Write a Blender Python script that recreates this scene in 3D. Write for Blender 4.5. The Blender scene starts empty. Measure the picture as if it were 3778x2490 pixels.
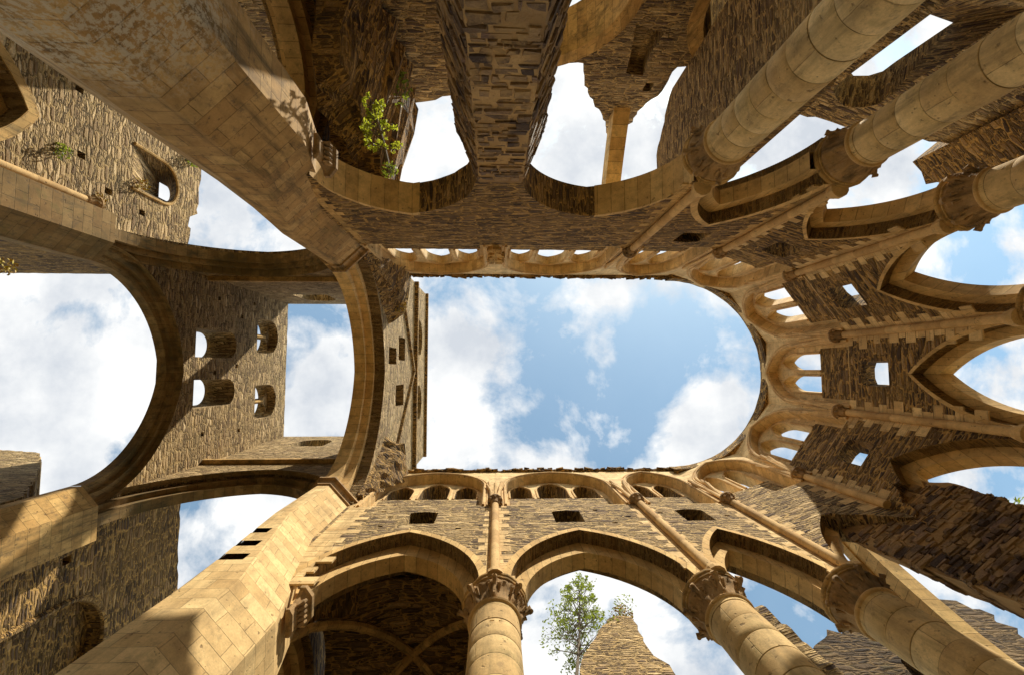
import bpy, math, random
from mathutils import Vector, Matrix
from mathutils.geometry import tessellate_polygon
rnd = random.Random(7)
SC = bpy.context.scene
COL = SC.collection

# ------------------------------------------------------------------ camera
F = 1700.0                       # focal length in pixels of a 3778 px wide picture
CX, CY = 1889.0, 1245.0
ZX, ZY = 1828.0, 1365.0          # where the zenith falls in the picture
zc = Vector(((ZX-CX)/F, -(ZY-CY)/F, -1.0)).normalized()
q = -(ZY-CY)/F
xc = Vector(((q*q+1)*F/(CX-ZX), q, -1.0)).normalized()
xc = (xc - zc*xc.dot(zc)).normalized()
yc = zc.cross(xc)
cam_d = bpy.data.cameras.new('camera'); cam = bpy.data.objects.new('camera', cam_d); COL.objects.link(cam)
cam_d.sensor_width = 36; cam_d.lens = 36*F/3778; cam_d.clip_start = .05; cam_d.clip_end = 3000
R = Matrix((xc, yc, zc))
cam.matrix_world = R.to_4x4()
SC.camera = cam

# ------------------------------------------------------------------ light
SUN = Vector((.6, -1.0, 1.62)).normalized()
sun_d = bpy.data.lights.new('sun', 'SUN'); sun = bpy.data.objects.new('sun', sun_d); COL.objects.link(sun)
sun_d.energy = 4.5; sun_d.angle = math.radians(.6); sun_d.color = (1.0, .92, .77)
sun.rotation_euler = (-SUN).to_track_quat('-Z', 'Y').to_euler()
W = bpy.data.worlds.new('World'); SC.world = W; W.use_nodes = True
nt = W.node_tree; N = nt.nodes; L = nt.links
for n in list(N): N.remove(n)
def nd(t, **k):
    n = N.new(t)
    for a, b in k.items(): setattr(n, a, b)
    return n
def mth(op, a, b=None, c=None, clamp=False):
    n = nd('ShaderNodeMath', operation=op); n.use_clamp = clamp
    for i, v in enumerate((a, b, c)):
        if v is None: continue
        if isinstance(v, (int, float)): n.inputs[i].default_value = v
        else: L.new(v, n.inputs[i])
    return n.outputs[0]
out = nd('ShaderNodeOutputWorld'); bg = nd('ShaderNodeBackground'); L.new(bg.outputs[0], out.inputs[0])
bg.inputs[1].default_value = .12
sky = nd('ShaderNodeTexSky', sky_type='NISHITA'); sky.sun_disc = False
sky.sun_elevation = math.asin(SUN.z); sky.sun_rotation = math.radians(151); sky.air_density = 1.0; sky.dust_density = .6; sky.ozone_density = 2.0
tc = nd('ShaderNodeTexCoord'); sep = nd('ShaderNodeSeparateXYZ'); L.new(tc.outputs['Generated'], sep.inputs[0])
zz = mth('MAXIMUM', sep.outputs[2], .08)
u_ = mth('DIVIDE', sep.outputs[0], zz); v_ = mth('DIVIDE', sep.outputs[1], zz)
cmb = nd('ShaderNodeCombineXYZ'); L.new(u_, cmb.inputs[0]); L.new(v_, cmb.inputs[1])
def noise(scale, det, rough, off, dist=0):
    m = nd('ShaderNodeMapping'); L.new(cmb.outputs[0], m.inputs[0]); m.inputs[1].default_value = off
    n = nd('ShaderNodeTexNoise'); L.new(m.outputs[0], n.inputs[0])
    n.inputs['Scale'].default_value = scale; n.inputs['Detail'].default_value = det; n.inputs['Roughness'].default_value = rough; n.inputs['Distortion'].default_value = dist
    return n.outputs[0]
n1 = noise(4.4, 15, .60, (3.1, .7, 0), .18)
n2 = noise(1.3, 3, .5, (8.2, 4.4, 0))
# the cloud bank: blue gaps at directions (x/z, y/z) with a radius
gaps = [(.24, -.02, .24, .38), (.38, .0, .08, .2), (.10, -.05, .08, .2), (.12, -.12, .14, .30), (.33, .13, .10, .30), (.14, .17, .07, .22), (-.60, .30, .10, .26), (-.62, -.27, .16, .30), (-.74, .16, .07, .30), (-.66, .2, .07, .2), (-.42, .0, .05, .12), (.84, .62, .25, .24), (1.05, -.1, .15, .2), (1.05, .3, .14, .22), (.62, .5, .14, .24)]
puffs = [(.45, .13, .10, .42), (.44, -.10, .07, .20), (.0, .02, .12, .40), (.21, -.16, .06, .25), (.10, .20, .08, .30), (.20, .16, .05, .15), (-.95, .0, .35, .5), (-.3, .05, .12, .3), (.25, .75, .28, .35), (.3, -.6, .4, .3), (-.15, -.55, .2, .3)]
cov = mth('ADD', mth('MULTIPLY', n1, 2.4), mth('SUBTRACT', mth('MULTIPLY', n2, .4), .79))
for (gx, gy, gr, ga), sg in [(g, -1) for g in gaps]+[(g, 1) for g in puffs]:
    dx = mth('SUBTRACT', u_, gx); dy = mth('SUBTRACT', v_, gy)
    d2 = mth('ADD', mth('MULTIPLY', dx, dx), mth('MULTIPLY', dy, dy))
    e = mth('EXPONENT', mth('DIVIDE', d2, -gr*gr))
    cov = mth('ADD', cov, mth('MULTIPLY', e, sg*ga*.72))
cr = nd('ShaderNodeValToRGB'); L.new(cov, cr.inputs[0])
cr.color_ramp.elements[0].position = .37; cr.color_ramp.elements[0].color = (.06, .06, .06, 1)
cr.color_ramp.elements[1].position = .68; cr.color_ramp.elements[1].color = (1, 1, 1, 1)
shade = nd('ShaderNodeMapRange'); L.new(noise(3.6, 8, .6, (1, 9, 0)), shade.inputs[0]); shade.inputs[1].default_value = .35; shade.inputs[2].default_value = .6; shade = shade.outputs[0]
cl = nd('ShaderNodeMixRGB'); L.new(shade, cl.inputs[0]); cl.inputs[1].default_value = (3.7, 3.95, 4.3, 1); cl.inputs[2].default_value = (6.0, 6.0, 5.9, 1)
skb = nd('ShaderNodeMixRGB', blend_type='MULTIPLY'); skb.inputs[0].default_value = 1; L.new(sky.outputs[0], skb.inputs[1]); skb.inputs[2].default_value = (1.25, 1.40, 1.16, 1)
mx = nd('ShaderNodeMixRGB'); L.new(cr.outputs[0], mx.inputs[0]); L.new(skb.outputs[0], mx.inputs[1]); L.new(cl.outputs[0], mx.inputs[2])
L.new(mx.outputs[0], bg.inputs[0])
SC.view_settings.view_transform = 'Standard'; SC.view_settings.look = 'None'; SC.view_settings.exposure = .62; SC.view_settings.gamma = 1
SC.render.engine = 'CYCLES'
SC.cycles.max_bounces = 8; SC.cycles.diffuse_bounces = 6

# ------------------------------------------------------------------ materials
def new_mat(name):
    m = bpy.data.materials.new(name); m.use_nodes = True
    t = m.node_tree
    for n in list(t.nodes): t.nodes.remove(n)
    return m, t
class NT:
    def __init__(s, t): s.t = t
    def n(s, ty, ins=None, **k):
        n = s.t.nodes.new(ty)
        for a, b in k.items(): setattr(n, a, b)
        for a, b in (ins or {}).items():
            if hasattr(b, 'is_output'): s.t.links.new(b, n.inputs[a])
            else: n.inputs[a].default_value = b
        return n
    def ramp(s, fac, stops, interp='LINEAR'):
        n = s.n('ShaderNodeValToRGB', {0: fac}); r = n.color_ramp; r.interpolation = interp
        while len(r.elements) < len(stops): r.elements.new(.5)
        for e, (p, c) in zip(r.elements, stops):
            e.position = p; e.color = c if len(c) == 4 else (*c, 1)
        return n.outputs[0]
    def mix(s, f, a, b, mode='MIX'):
        n = s.n('ShaderNodeMixRGB', {0: f, 1: a if hasattr(a, 'is_output') else (*a, 1), 2: b if hasattr(b, 'is_output') else (*b, 1)}, blend_type=mode)
        return n.outputs[0]
    def m(s, op, a, b=0.0, clamp=False):
        n = s.n('ShaderNodeMath', {0: a, 1: b}, operation=op); n.use_clamp = clamp
        return n.outputs[0]
    def finish(s, col, height, rough=.92, bump=.5, dist=.02):
        b = s.n('ShaderNodeBump', {'Strength': bump, 'Distance': dist, 'Height': height})
        p = s.n('ShaderNodeBsdfPrincipled', {'Base Color': col, 'Roughness': rough, 'Normal': b.outputs[0]})
        p.inputs['Specular IOR Level'].default_value = .2
        o = s.n('ShaderNodeOutputMaterial', {0: p.outputs[0]})

def rubble_mat(name, stones, mortar, sx=2.6, rows=11.0, green=.25, mw=.10, lime=.1, warp=1.0):
    'rough squared slates of mixed size; uv in metres'
    m, t = new_mat(name); g = NT(t)
    uv = g.n('ShaderNodeUVMap').outputs[0]; pos = g.n('ShaderNodeNewGeometry').outputs[0]
    VM = lambda op, a, b: g.n('ShaderNodeVectorMath', {0: a, 1: b}, operation=op).outputs[0]
    lo = g.n('ShaderNodeTexNoise', {0: VM('MULTIPLY', uv, (.7, 1.1, 0)), 'Scale': 1.0, 'Detail': 2.0}).outputs[1]
    hi = g.n('ShaderNodeTexNoise', {0: uv, 'Scale': 9.0, 'Detail': 3.0, 'Roughness': .6}).outputs[1]
    w = VM('ADD', uv, VM('MULTIPLY', VM('SUBTRACT', lo, (.5, .5, .5)), (.5, .16*warp, 0)))
    w = VM('ADD', w, VM('MULTIPLY', VM('SUBTRACT', hi, (.5, .5, .5)), (.10, .030*warp, 0)))
    def cells(k):
        mp = VM('MULTIPLY', w, (sx*k, rows*k, 1))
        a = g.n('ShaderNodeTexVoronoi', {0: mp, 'Scale': 1.0, 'Randomness': .82}, voronoi_dimensions='2D', distance='CHEBYCHEV')
        b = g.n('ShaderNodeTexVoronoi', {0: mp, 'Scale': 1.0, 'Randomness': .82}, voronoi_dimensions='2D', distance='CHEBYCHEV', feature='F2')
        return g.m('SUBTRACT', b.outputs['Distance'], a.outputs['Distance']), a.outputs['Color']
    e1, c1 = cells(.62); e2, c2 = cells(1.25)
    sel = g.n('ShaderNodeSeparateColor', {0: c1})
    pick = g.m('GREATER_THAN', sel.outputs[2], .42)      # some big stones, the rest split small
    ed = g.m('ADD', g.m('MULTIPLY', e1, g.m('SUBTRACT', 1.0, pick)), g.m('MULTIPLY', g.m('MINIMUM', g.m('MULTIPLY', e1, 1.6), e2), pick))
    cc = g.mix(pick, c1, c2); cs = g.n('ShaderNodeSeparateColor', {0: cc})
    fine = g.n('ShaderNodeTexNoise', {0: pos, 'Scale': 24.0, 'Detail': 6.0, 'Roughness': .7}).outputs[0]
    big = g.n('ShaderNodeTexNoise', {0: pos, 'Scale': .55, 'Detail': 4.0, 'Roughness': .6}).outputs[0]
    gr = g.n('ShaderNodeTexNoise', {0: pos, 'Scale': 1.3, 'Detail': 6.0, 'Roughness': .7}).outputs[0]
    sc = g.ramp(cs.outputs[0], stones, 'LINEAR')
    sc = g.mix(.75, sc, g.ramp(fine, [(.25, (.4, .38, .37)), (.75, (1.35, 1.32, 1.28))]), 'MULTIPLY')
    ew = g.m('ADD', ed, g.m('MULTIPLY', g.m('SUBTRACT', fine, .5), .28))
    ew = g.m('SUBTRACT', ew, g.m('MULTIPLY', g.m('SUBTRACT', gr, .45), .35))
    mask = g.ramp(ew, [(mw*.7, (1, 1, 1)), (mw*1.5, (0, 0, 0))])
    mc = g.mix(.6, mortar, g.ramp(fine, [(.3, (.45, .42, .4)), (.7, (1.3, 1.28, 1.25))]), 'MULTIPLY')
    deep = g.ramp(cs.outputs[1], [(.5, (0, 0, 0)), (.62, (1, 1, 1))])
    mc = g.mix(g.m('MULTIPLY', deep, .75), mc, (.03, .021, .014))
    col = g.mix(mask, sc, mc)
    lm = g.ramp(big, [(.5, (0, 0, 0)), (.72, (1, 1, 1))])
    col = g.mix(g.m('MULTIPLY', lm, lime*3), col, mortar)
    col = g.mix(g.m('MULTIPLY', g.ramp(gr, [(.54, (0, 0, 0)), (.72, (1, 1, 1))]), green), col, (.10, .095, .03))
    h = g.m('ADD', g.m('MULTIPLY', g.m('MINIMUM', ew, .45), 4.0), g.m('MULTIPLY', fine, .7))
    h = g.m('ADD', h, g.m('MULTIPLY', cs.outputs[2], 1.3))
    g.finish(col, h, .95, 1.0, .035)
    return m

def ashlar_mat(name, base, dark, bw=.62, rh=.31, stain=.35, green=.15, joint=.012, bump=.5, lichen=False):
    m, t = new_mat(name); g = NT(t)
    uv = g.n('ShaderNodeUVMap').outputs[0]; pos = g.n('ShaderNodeNewGeometry').outputs[0]
    wv = g.n('ShaderNodeTexNoise', {0: uv, 'Scale': 2.5, 'Detail': 3.0}).outputs[1]
    wv = g.n('ShaderNodeVectorMath', {0: g.n('ShaderNodeVectorMath', {0: wv, 1: (.5, .5, .5)}, operation='SUBTRACT').outputs[0], 1: (.03, .03, 0)}, operation='MULTIPLY').outputs[0]
    wv = g.n('ShaderNodeVectorMath', {0: uv, 1: wv}, operation='ADD').outputs[0]
    br = g.n('ShaderNodeTexBrick', {0: wv, 'Scale': 1.0, 'Mortar Size': joint, 'Brick Width': bw, 'Row Height': rh, 'Mortar Smooth': .6, 'Bias': 0.0,
             'Color1': (.0, .0, .0, 1), 'Color2': (1, 1, 1, 1), 'Mortar': (.5, .5, .5, 1)}, offset=.37)
    fine = g.n('ShaderNodeTexNoise', {0: pos, 'Scale': 30.0, 'Detail': 5.0, 'Roughness': .7}).outputs[0]
    mid = g.n('ShaderNodeTexNoise', {0: pos, 'Scale': 3.2, 'Detail': 6.0, 'Roughness': .65}).outputs[0]
    big = g.n('ShaderNodeTexNoise', {0: pos, 'Scale': .6, 'Detail': 5.0, 'Roughness': .6}).outputs[0]
    tone = g.mix(br.outputs[0], base, tuple(c*k for c, k in zip(base, (.74, .67, .60))))
    tone = g.mix(.5, tone, g.ramp(fine, [(.3, (.72, .70, .68)), (.7, (1.15, 1.13, 1.1))]), 'MULTIPLY')
    tone = g.mix(.75, tone, g.ramp(mid, [(.3, (.66, .62, .58)), (.6, (1.08, 1.06, 1.04))]), 'MULTIPLY')
    tone = g.mix(g.m('MULTIPLY', g.ramp(big, [(.5, (0, 0, 0)), (.68, (1, 1, 1))]), stain), tone, dark)
    gm = g.n('ShaderNodeTexNoise', {0: pos, 'Scale': 1.7, 'Detail': 7.0, 'Roughness': .72}).outputs[0]
    tone = g.mix(g.m('MULTIPLY', g.ramp(gm, [(.55, (0, 0, 0)), (.68, (1, 1, 1))]), green), tone, (.14, .14, .045))
    pit = g.ramp(g.n('ShaderNodeTexNoise', {0: pos, 'Scale': 9.0, 'Detail': 3.0}).outputs[0], [(.28, (1, 1, 1)), (.34, (0, 0, 0))])
    tone = g.mix(g.m('MULTIPLY', pit, .6), tone, (.08, .05, .03))
    jm = g.m('MULTIPLY', br.outputs[1], g.ramp(mid, [(.35, (1, 1, 1)), (.65, (.25, .25, .25))]))
    tone = g.mix(g.m('MULTIPLY', jm, .9), tone, tuple(c*.4 for c in dark))
    st = g.n('ShaderNodeTexNoise', {0: g.n('ShaderNodeVectorMath', {0: pos, 1: (2.2, 2.2, .28)}, operation='MULTIPLY').outputs[0], 'Scale': 1.6, 'Detail': 8.0, 'Roughness': .68}).outputs[0]
    tone = g.mix(g.m('MULTIPLY', g.ramp(st, [(.50, (0, 0, 0)), (.66, (1, 1, 1))]), min(.9, stain*1.15)), tone, g.mix(.5, dark, (.09, .075, .045)))
    cr_ = g.n('ShaderNodeTexNoise', {0: pos, 'Scale': 5.5, 'Detail': 9.0, 'Roughness': .8}).outputs[0]
    tone = g.mix(g.m('MULTIPLY', g.ramp(cr_, [(.54, (0, 0, 0)), (.62, (1, 1, 1))]), stain*.7), tone, (.10, .08, .055))
    if lichen:
        pz = g.n('ShaderNodeSeparateXYZ', {0: pos})
        ln = g.n('ShaderNodeTexNoise', {0: pos, 'Scale': 14.0, 'Detail': 8.0, 'Roughness': .75}).outputs[0]
        zone = g.ramp(g.m('ADD', g.m('MULTIPLY', pz.outputs[2], .1), g.m('MULTIPLY', big, .5)), [(.74, (1, 1, 1)), (.86, (0, 0, 0))])
        lk = g.m('MULTIPLY', g.ramp(ln, [(.47, (0, 0, 0)), (.54, (1, 1, 1))]), zone)
        tone = g.mix(g.m('MULTIPLY', lk, .8), tone, (.58, .50, .36))
    h = g.m('SUBTRACT', g.m('ADD', g.m('MULTIPLY', fine, .25), g.m('MULTIPLY', mid, .5)), g.m('ADD', br.outputs[1], g.m('MULTIPLY', pit, .7)))
    g.finish(tone, h, .9, bump, .02)
    return m

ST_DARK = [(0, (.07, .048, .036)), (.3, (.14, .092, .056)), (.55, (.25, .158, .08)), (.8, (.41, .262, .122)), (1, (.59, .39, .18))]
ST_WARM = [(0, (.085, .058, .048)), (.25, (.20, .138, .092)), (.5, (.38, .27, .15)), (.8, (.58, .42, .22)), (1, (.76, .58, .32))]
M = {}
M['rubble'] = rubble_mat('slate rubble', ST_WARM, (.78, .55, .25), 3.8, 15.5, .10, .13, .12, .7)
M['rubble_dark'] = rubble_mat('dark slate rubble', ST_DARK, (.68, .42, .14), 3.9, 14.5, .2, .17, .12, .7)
M['rubble_shade_moss'] = rubble_mat('mossy rubble with painted shade', [(0, (.04, .03, .024)), (.4, (.10, .07, .045)), (.8, (.19, .13, .07)), (1, (.30, .21, .11))], (.22, .15, .075), 2.6, 8.5, .5, .16, .05)  # shade on the ruined stumps is painted in as darker stone, plus green moss
M['rubble_pier'] = rubble_mat('coarse slate rubble', ST_DARK, (.62, .39, .17), 2.3, 6.8, .12, .24, .12, .35)
M['rubble_tower'] = rubble_mat('weathered tower rubble', [(0, (.20, .13, .072)), (.4, (.42, .295, .155)), (.8, (.64, .465, .25)), (1, (.78, .60, .35))], (.60, .43, .20), 3.6, 11.5, .25, .14, .1, .7)
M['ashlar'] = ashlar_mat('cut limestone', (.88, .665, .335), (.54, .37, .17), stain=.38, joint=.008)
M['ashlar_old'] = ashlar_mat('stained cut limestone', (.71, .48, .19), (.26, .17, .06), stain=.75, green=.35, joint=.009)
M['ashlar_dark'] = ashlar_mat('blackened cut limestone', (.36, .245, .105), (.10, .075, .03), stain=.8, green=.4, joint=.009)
M['voussoir'] = ashlar_mat('arch stones', (.84, .60, .265), (.44, .29, .11), bw=3.0, rh=.34, stain=.38, green=.28, joint=.012)
M['drum'] = ashlar_mat('column drums', (.83, .63, .315), (.42, .30, .135), bw=1.7, rh=.46, stain=.5, green=.4, joint=.008)
M['carved'] = ashlar_mat('carved stone', (.50, .335, .165), (.13, .085, .045), bw=9, rh=9, stain=.85, green=.3, joint=.001, bump=.9)
M['smooth'] = ashlar_mat('turned stone', (.78, .55, .26), (.38, .25, .12), bw=4, rh=.8, stain=.25, green=.15, joint=.004)
M['ashlar_lichen'] = ashlar_mat('lichened cut limestone', (.60, .40, .165), (.20, .125, .05), stain=.75, green=.35, joint=.009, lichen=True)
m, t = new_mat('lime mortar'); g = NT(t); pos = g.n('ShaderNodeNewGeometry').outputs[0]
f1 = g.n('ShaderNodeTexNoise', {0: pos, 'Scale': 16.0, 'Detail': 6.0, 'Roughness': .7}).outputs[0]; f2 = g.n('ShaderNodeTexNoise', {0: pos, 'Scale': 1.2, 'Detail': 4.0}).outputs[0]
g.finish(g.mix(g.ramp(f2, [(.4, (0, 0, 0)), (.65, (1, 1, 1))]), g.mix(f1, (.40, .25, .11), (.68, .46, .22)), (.30, .19, .09)), f1, .95, .8, .04); M['mortar'] = m
m, t = new_mat('slate stones'); g = NT(t); gn = g.n('ShaderNodeNewGeometry'); pos = gn.outputs[0]
f1 = g.n('ShaderNodeTexNoise', {0: g.n('ShaderNodeVectorMath', {0: pos, 1: (1, 1, 2.6)}, operation='MULTIPLY').outputs[0], 'Scale': 14.0, 'Detail': 7.0, 'Roughness': .7}).outputs[0]; f2 = g.n('ShaderNodeTexNoise', {0: pos, 'Scale': 2.2, 'Detail': 6.0, 'Roughness': .7}).outputs[0]
c_ = g.ramp(gn.outputs['Random Per Island'], [(0, (.075, .055, .05)), (.35, (.14, .10, .075)), (.6, (.22, .155, .10)), (.8, (.36, .25, .14)), (1, (.20, .14, .12))])
c_ = g.mix(.8, c_, g.ramp(f1, [(.3, (.45, .42, .4)), (.7, (1.5, 1.45, 1.38))]), 'MULTIPLY')
c_ = g.mix(g.ramp(f2, [(.46, (0, 0, 0)), (.62, (.8, .8, .8))]), c_, (.46, .30, .13))
g.finish(c_, f1, .85, .9, .03); M['stone'] = m
m, t = new_mat('leaf green'); g = NT(t)
oi = g.n('ShaderNodeTexNoise', {0: g.n('ShaderNodeNewGeometry').outputs[0], 'Scale': 9.0, 'Detail': 2.0}).outputs[0]
p = g.n('ShaderNodeBsdfPrincipled', {'Base Color': g.ramp(oi, [(.3, (.06, .09, .015)), (.7, (.20, .24, .03))]), 'Roughness': .6})
tr = g.n('ShaderNodeBsdfTranslucent', {0: (.26, .32, .03, 1)}); ms = g.n('ShaderNodeMixShader', {0: .45, 1: p.outputs[0], 2: tr.outputs[0]})
g.n('ShaderNodeOutputMaterial', {0: ms.outputs[0]}); M['leaf'] = m
m, t = new_mat('leaf lime'); g = NT(t)
p = g.n('ShaderNodeBsdfPrincipled', {'Base Color': (.42, .50, .04, 1), 'Roughness': .6})
tr = g.n('ShaderNodeBsdfTranslucent', {0: (.55, .60, .05, 1)}); ms = g.n('ShaderNodeMixShader', {0: .5, 1: p.outputs[0], 2: tr.outputs[0]})
g.n('ShaderNodeOutputMaterial', {0: ms.outputs[0]}); M['leaf_l'] = m
m, t = new_mat('leaf yellow'); g = NT(t)
oi = g.n('ShaderNodeTexNoise', {0: g.n('ShaderNodeNewGeometry').outputs[0], 'Scale': 12.0}).outputs[0]
p = g.n('ShaderNodeBsdfPrincipled', {'Base Color': g.ramp(oi, [(.35, (.40, .20, .02)), (.65, (.48, .40, .03))]), 'Roughness': .7})
g.n('ShaderNodeOutputMaterial', {0: p.outputs[0]}); M['leaf_y'] = m
m, t = new_mat('bark'); g = NT(t)
oi = g.n('ShaderNodeTexNoise', {0: g.n('ShaderNodeNewGeometry').outputs[0], 'Scale': 20.0, 'Detail': 4.0}).outputs[0]
g.finish(g.ramp(oi, [(.3, (.10, .08, .06)), (.7, (.24, .20, .15))]), oi); M['bark'] = m
m, t = new_mat('grass'); g = NT(t)
oi = g.n('ShaderNodeTexNoise', {0: g.n('ShaderNodeNewGeometry').outputs[0], 'Scale': 1.5, 'Detail': 8.0}).outputs[0]
g.finish(g.ramp(oi, [(.3, (.16, .13, .07)), (.6, (.24, .2, .12))]), oi); M['grass'] = m

# ------------------------------------------------------------------ pixels to places on a real plane
def ray(px, py):
    v = Vector(((px-CX)/F, -(py-CY)/F, -1.0))
    return (R @ v).normalized()
def onX(px, py, X): d = ray(px, py); return d*(X/d.x)
def onY(px, py, Y): d = ray(px, py); return d*(Y/d.y)
K = 3778/2379.0

# ------------------------------------------------------------------ mesh building
class MB:
    def __init__(s): s.v = []; s.f = []; s.uv = []; s.mi = []
    def vert(s, p): s.v.append(tuple(p)); return len(s.v)-1
    def face(s, pts, uv=None, mi=0):
        idx = [s.vert(p) for p in pts]; s.f.append(idx); s.uv.append(uv); s.mi.append(mi)
    def grid(s, rows, uvs=None, closed=False, mi=0, flip=False):
        base = [[s.vert(p) for p in r] for r in rows]
        n = len(rows[0])
        for i in range(len(rows)-1):
            for j in range(n if closed else n-1):
                k = (j+1) % n
                a = [base[i][j], base[i][k], base[i+1][k], base[i+1][j]]
                u = None
                if uvs:
                    uk = uvs[i][k] if k or not closed else (uvs[i][-1][0]+(uvs[i][-1][0]-uvs[i][-2][0]), uvs[i][-1][1])
                    uk2 = uvs[i+1][k] if k or not closed else (uvs[i+1][-1][0]+(uvs[i+1][-1][0]-uvs[i+1][-2][0]), uvs[i+1][-1][1])
                    u = [uvs[i][j], uk, uk2, uvs[i+1][j]]
                if flip: a.reverse(); u = u and u[::-1]
                s.f.append(a); s.uv.append(u); s.mi.append(mi)
    def box(s, c, ax, ay, az, mi=0):
        c = Vector(c); P = [c+ax*i+ay*j+az*k for k in (-1, 1) for j in (-1, 1) for i in (-1, 1)]
        for q_ in ((0, 2, 3, 1), (4, 5, 7, 6), (0, 1, 5, 4), (2, 6, 7, 3), (0, 4, 6, 2), (1, 3, 7, 5)):
            s.face([P[i] for i in q_], None, mi)
    def tube(s, pts, r, n=8, cap=True, mi=0):
        pts = [Vector(p) for p in pts]; rr = r if isinstance(r, (list, tuple)) else [r]*len(pts)
        rows = []; uvs = []; L_ = 0; ref = None
        for i, p in enumerate(pts):
            d = (pts[min(i+1, len(pts)-1)]-pts[max(i-1, 0)]).normalized()
            if ref is None: ref = d.orthogonal().normalized()
            ref = (ref-d*ref.dot(d)).normalized(); b = d.cross(ref)
            if i: L_ += (p-pts[i-1]).length
            rows.append([p+(ref*math.cos(2*math.pi*k/n)+b*math.sin(2*math.pi*k/n))*rr[i] for k in range(n)])
            uvs.append([(2*math.pi*rr[i]*k/n, L_) for k in range(n)])
        s.grid(rows, uvs, closed=True, mi=mi)
        if cap:
            s.face(rows[0][::-1], None, mi); s.face(rows[-1], None, mi)
    def build(s, name, mats, parent=None, smooth=False, label=None):
        me = bpy.data.meshes.new(name); me.from_pydata(s.v, [], s.f)
        mats = mats if isinstance(mats, (list, tuple)) else [mats]
        for x in mats: me.materials.append(M[x] if isinstance(x, str) else x)
        me.update()
        ul = me.uv_layers.new(name='UVMap')
        for p_, u, mi in zip(me.polygons, s.uv, s.mi):
            p_.material_index = mi; p_.use_smooth = smooth
            if u:
                for li, c in zip(p_.loop_indices, u): ul.data[li].uv = c
            else:
                n_ = p_.normal
                if abs(n_.z) > .75:
                    for li in p_.loop_indices:
                        c = me.vertices[me.loops[li].vertex_index].co; ul.data[li].uv = (c.x+.13, c.y+.07)
                else:
                    tt = Vector((-n_.y, n_.x, 0)).normalized()
                    for li in p_.loop_indices:
                        c = me.vertices[me.loops[li].vertex_index].co; ul.data[li].uv = (c.dot(tt), c.z)
        o = bpy.data.objects.new(name, me); COL.objects.link(o)
        if smooth:
            me.set_sharp_from_angle(angle=math.radians(38))
        if parent: o.parent = parent
        if label: o['label'] = label
        return o
def tag(o, label=None, cat=None, group=None, kind=None):
    if label: o['label'] = label
    if cat: o['category'] = cat
    if group: o['group'] = group
    if kind: o['kind'] = kind
    return o
def thing(name, label, cat, group=None, loc=(0, 0, 0)):
    o = bpy.data.objects.new(name, None); COL.objects.link(o); o.empty_display_size = .2
    o.location = loc
    return tag(o, label, cat, group, 'thing')

class Fr:
    'a wall frame: u along the wall, z up, d into the wall away from the choir'
    def __init__(s, o, t):
        s.o = Vector((o[0], o[1], 0)); s.t = Vector((t[0], t[1], 0)).normalized(); s.n = Vector((-s.t.y, s.t.x, 0))
    def flip(s): s.n = -s.n; return s
    def p(s, u, z, d=0): q_ = s.o+s.t*u+s.n*d; return Vector((q_.x, q_.y, z))
    def px(s, x, y, d=0):
        r_ = ray(x, y); k = (s.o+s.n*d).dot(s.n)/r_.dot(s.n); q_ = r_*k
        return ((q_-s.o).dot(s.t), q_.z)

def slab(mb, fr, outline, holes=(), d0=0, d1=1, ext=0, mi=0, pockets=(), himi=None):
    'wall slab between depths d0 and d1; holes are (front) or (front, back) loops'
    us = [p[0] for p in outline]; u0, u1 = min(us), max(us)
    def E(p):
        if not ext: return p
        k = ext*(d1-0)
        return (p[0]-k if abs(p[0]-u0) < 1e-4 else p[0]+k if abs(p[0]-u1) < 1e-4 else p[0], p[1])
    HF = []; HB = []
    for h in holes:
        if isinstance(h, tuple): HF.append(h[0]); HB.append(h[1])
        else: HF.append(h); HB.append(h)
    PK = [k_ if isinstance(k_, list) else [(k_[0]-k_[2], k_[1]-k_[3]), (k_[0]-k_[2], k_[1]+k_[3]), (k_[0]+k_[2], k_[1]+k_[3]), (k_[0]+k_[2], k_[1]-k_[3])] for k_ in pockets]
    for l in PK:
        n = len(l)
        for i in range(n):
            a, b = l[i], l[(i+1) % n]; mb.face([fr.p(*a, d0), fr.p(*b, d0), fr.p(*b, d0+.45), fr.p(*a, d0+.45)], None, mi)
        mb.face([fr.p(*a, d0+.45) for a in l], None, mi)
    for loops, d, fl in (([outline]+HF+PK, d0, 0), ([[E(p) for p in outline]]+HB, d1, 1)):
        flat = [p for l in loops for p in l]
        tris = tessellate_polygon([[Vector((a, b, 0)) for a, b in l] for l in loops])
        for t_ in tris:
            pts = [fr.p(flat[i][0], flat[i][1], d) for i in t_]
            n_ = (pts[1]-pts[0]).cross(pts[2]-pts[0])
            if n_.length < 1e-9: continue
            if (n_.dot(fr.n) > 0) != bool(fl): pts.reverse()
            mb.face(pts, [((p_-fr.o).dot(fr.t)+fr.o.x*.37, p_.z) for p_ in pts], mi)
    for A, B, inv in [(outline, [E(p) for p in outline], 0)]+[(a, b, 1) for a, b in zip(HF, HB)]:
        area = sum(A[i][0]*A[(i+1) % len(A)][1]-A[(i+1) % len(A)][0]*A[i][1] for i in range(len(A)))
        s_ = 0
        for i in range(len(A)):
            j = (i+1) % len(A)
            pts = [fr.p(*A[i], d0), fr.p(*A[j], d0), fr.p(*B[j], d1), fr.p(*B[i], d1)]
            ln = (pts[1]-pts[0]).length
            uv = [(d0, s_), (d0, s_+ln), (d1, s_+ln), (d1, s_)]; s_ += ln
            if (area < 0) != bool(inv): pts = pts[::-1]; uv = uv[::-1]
            mb.face(pts, uv, himi if inv and himi is not None else mi)

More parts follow.
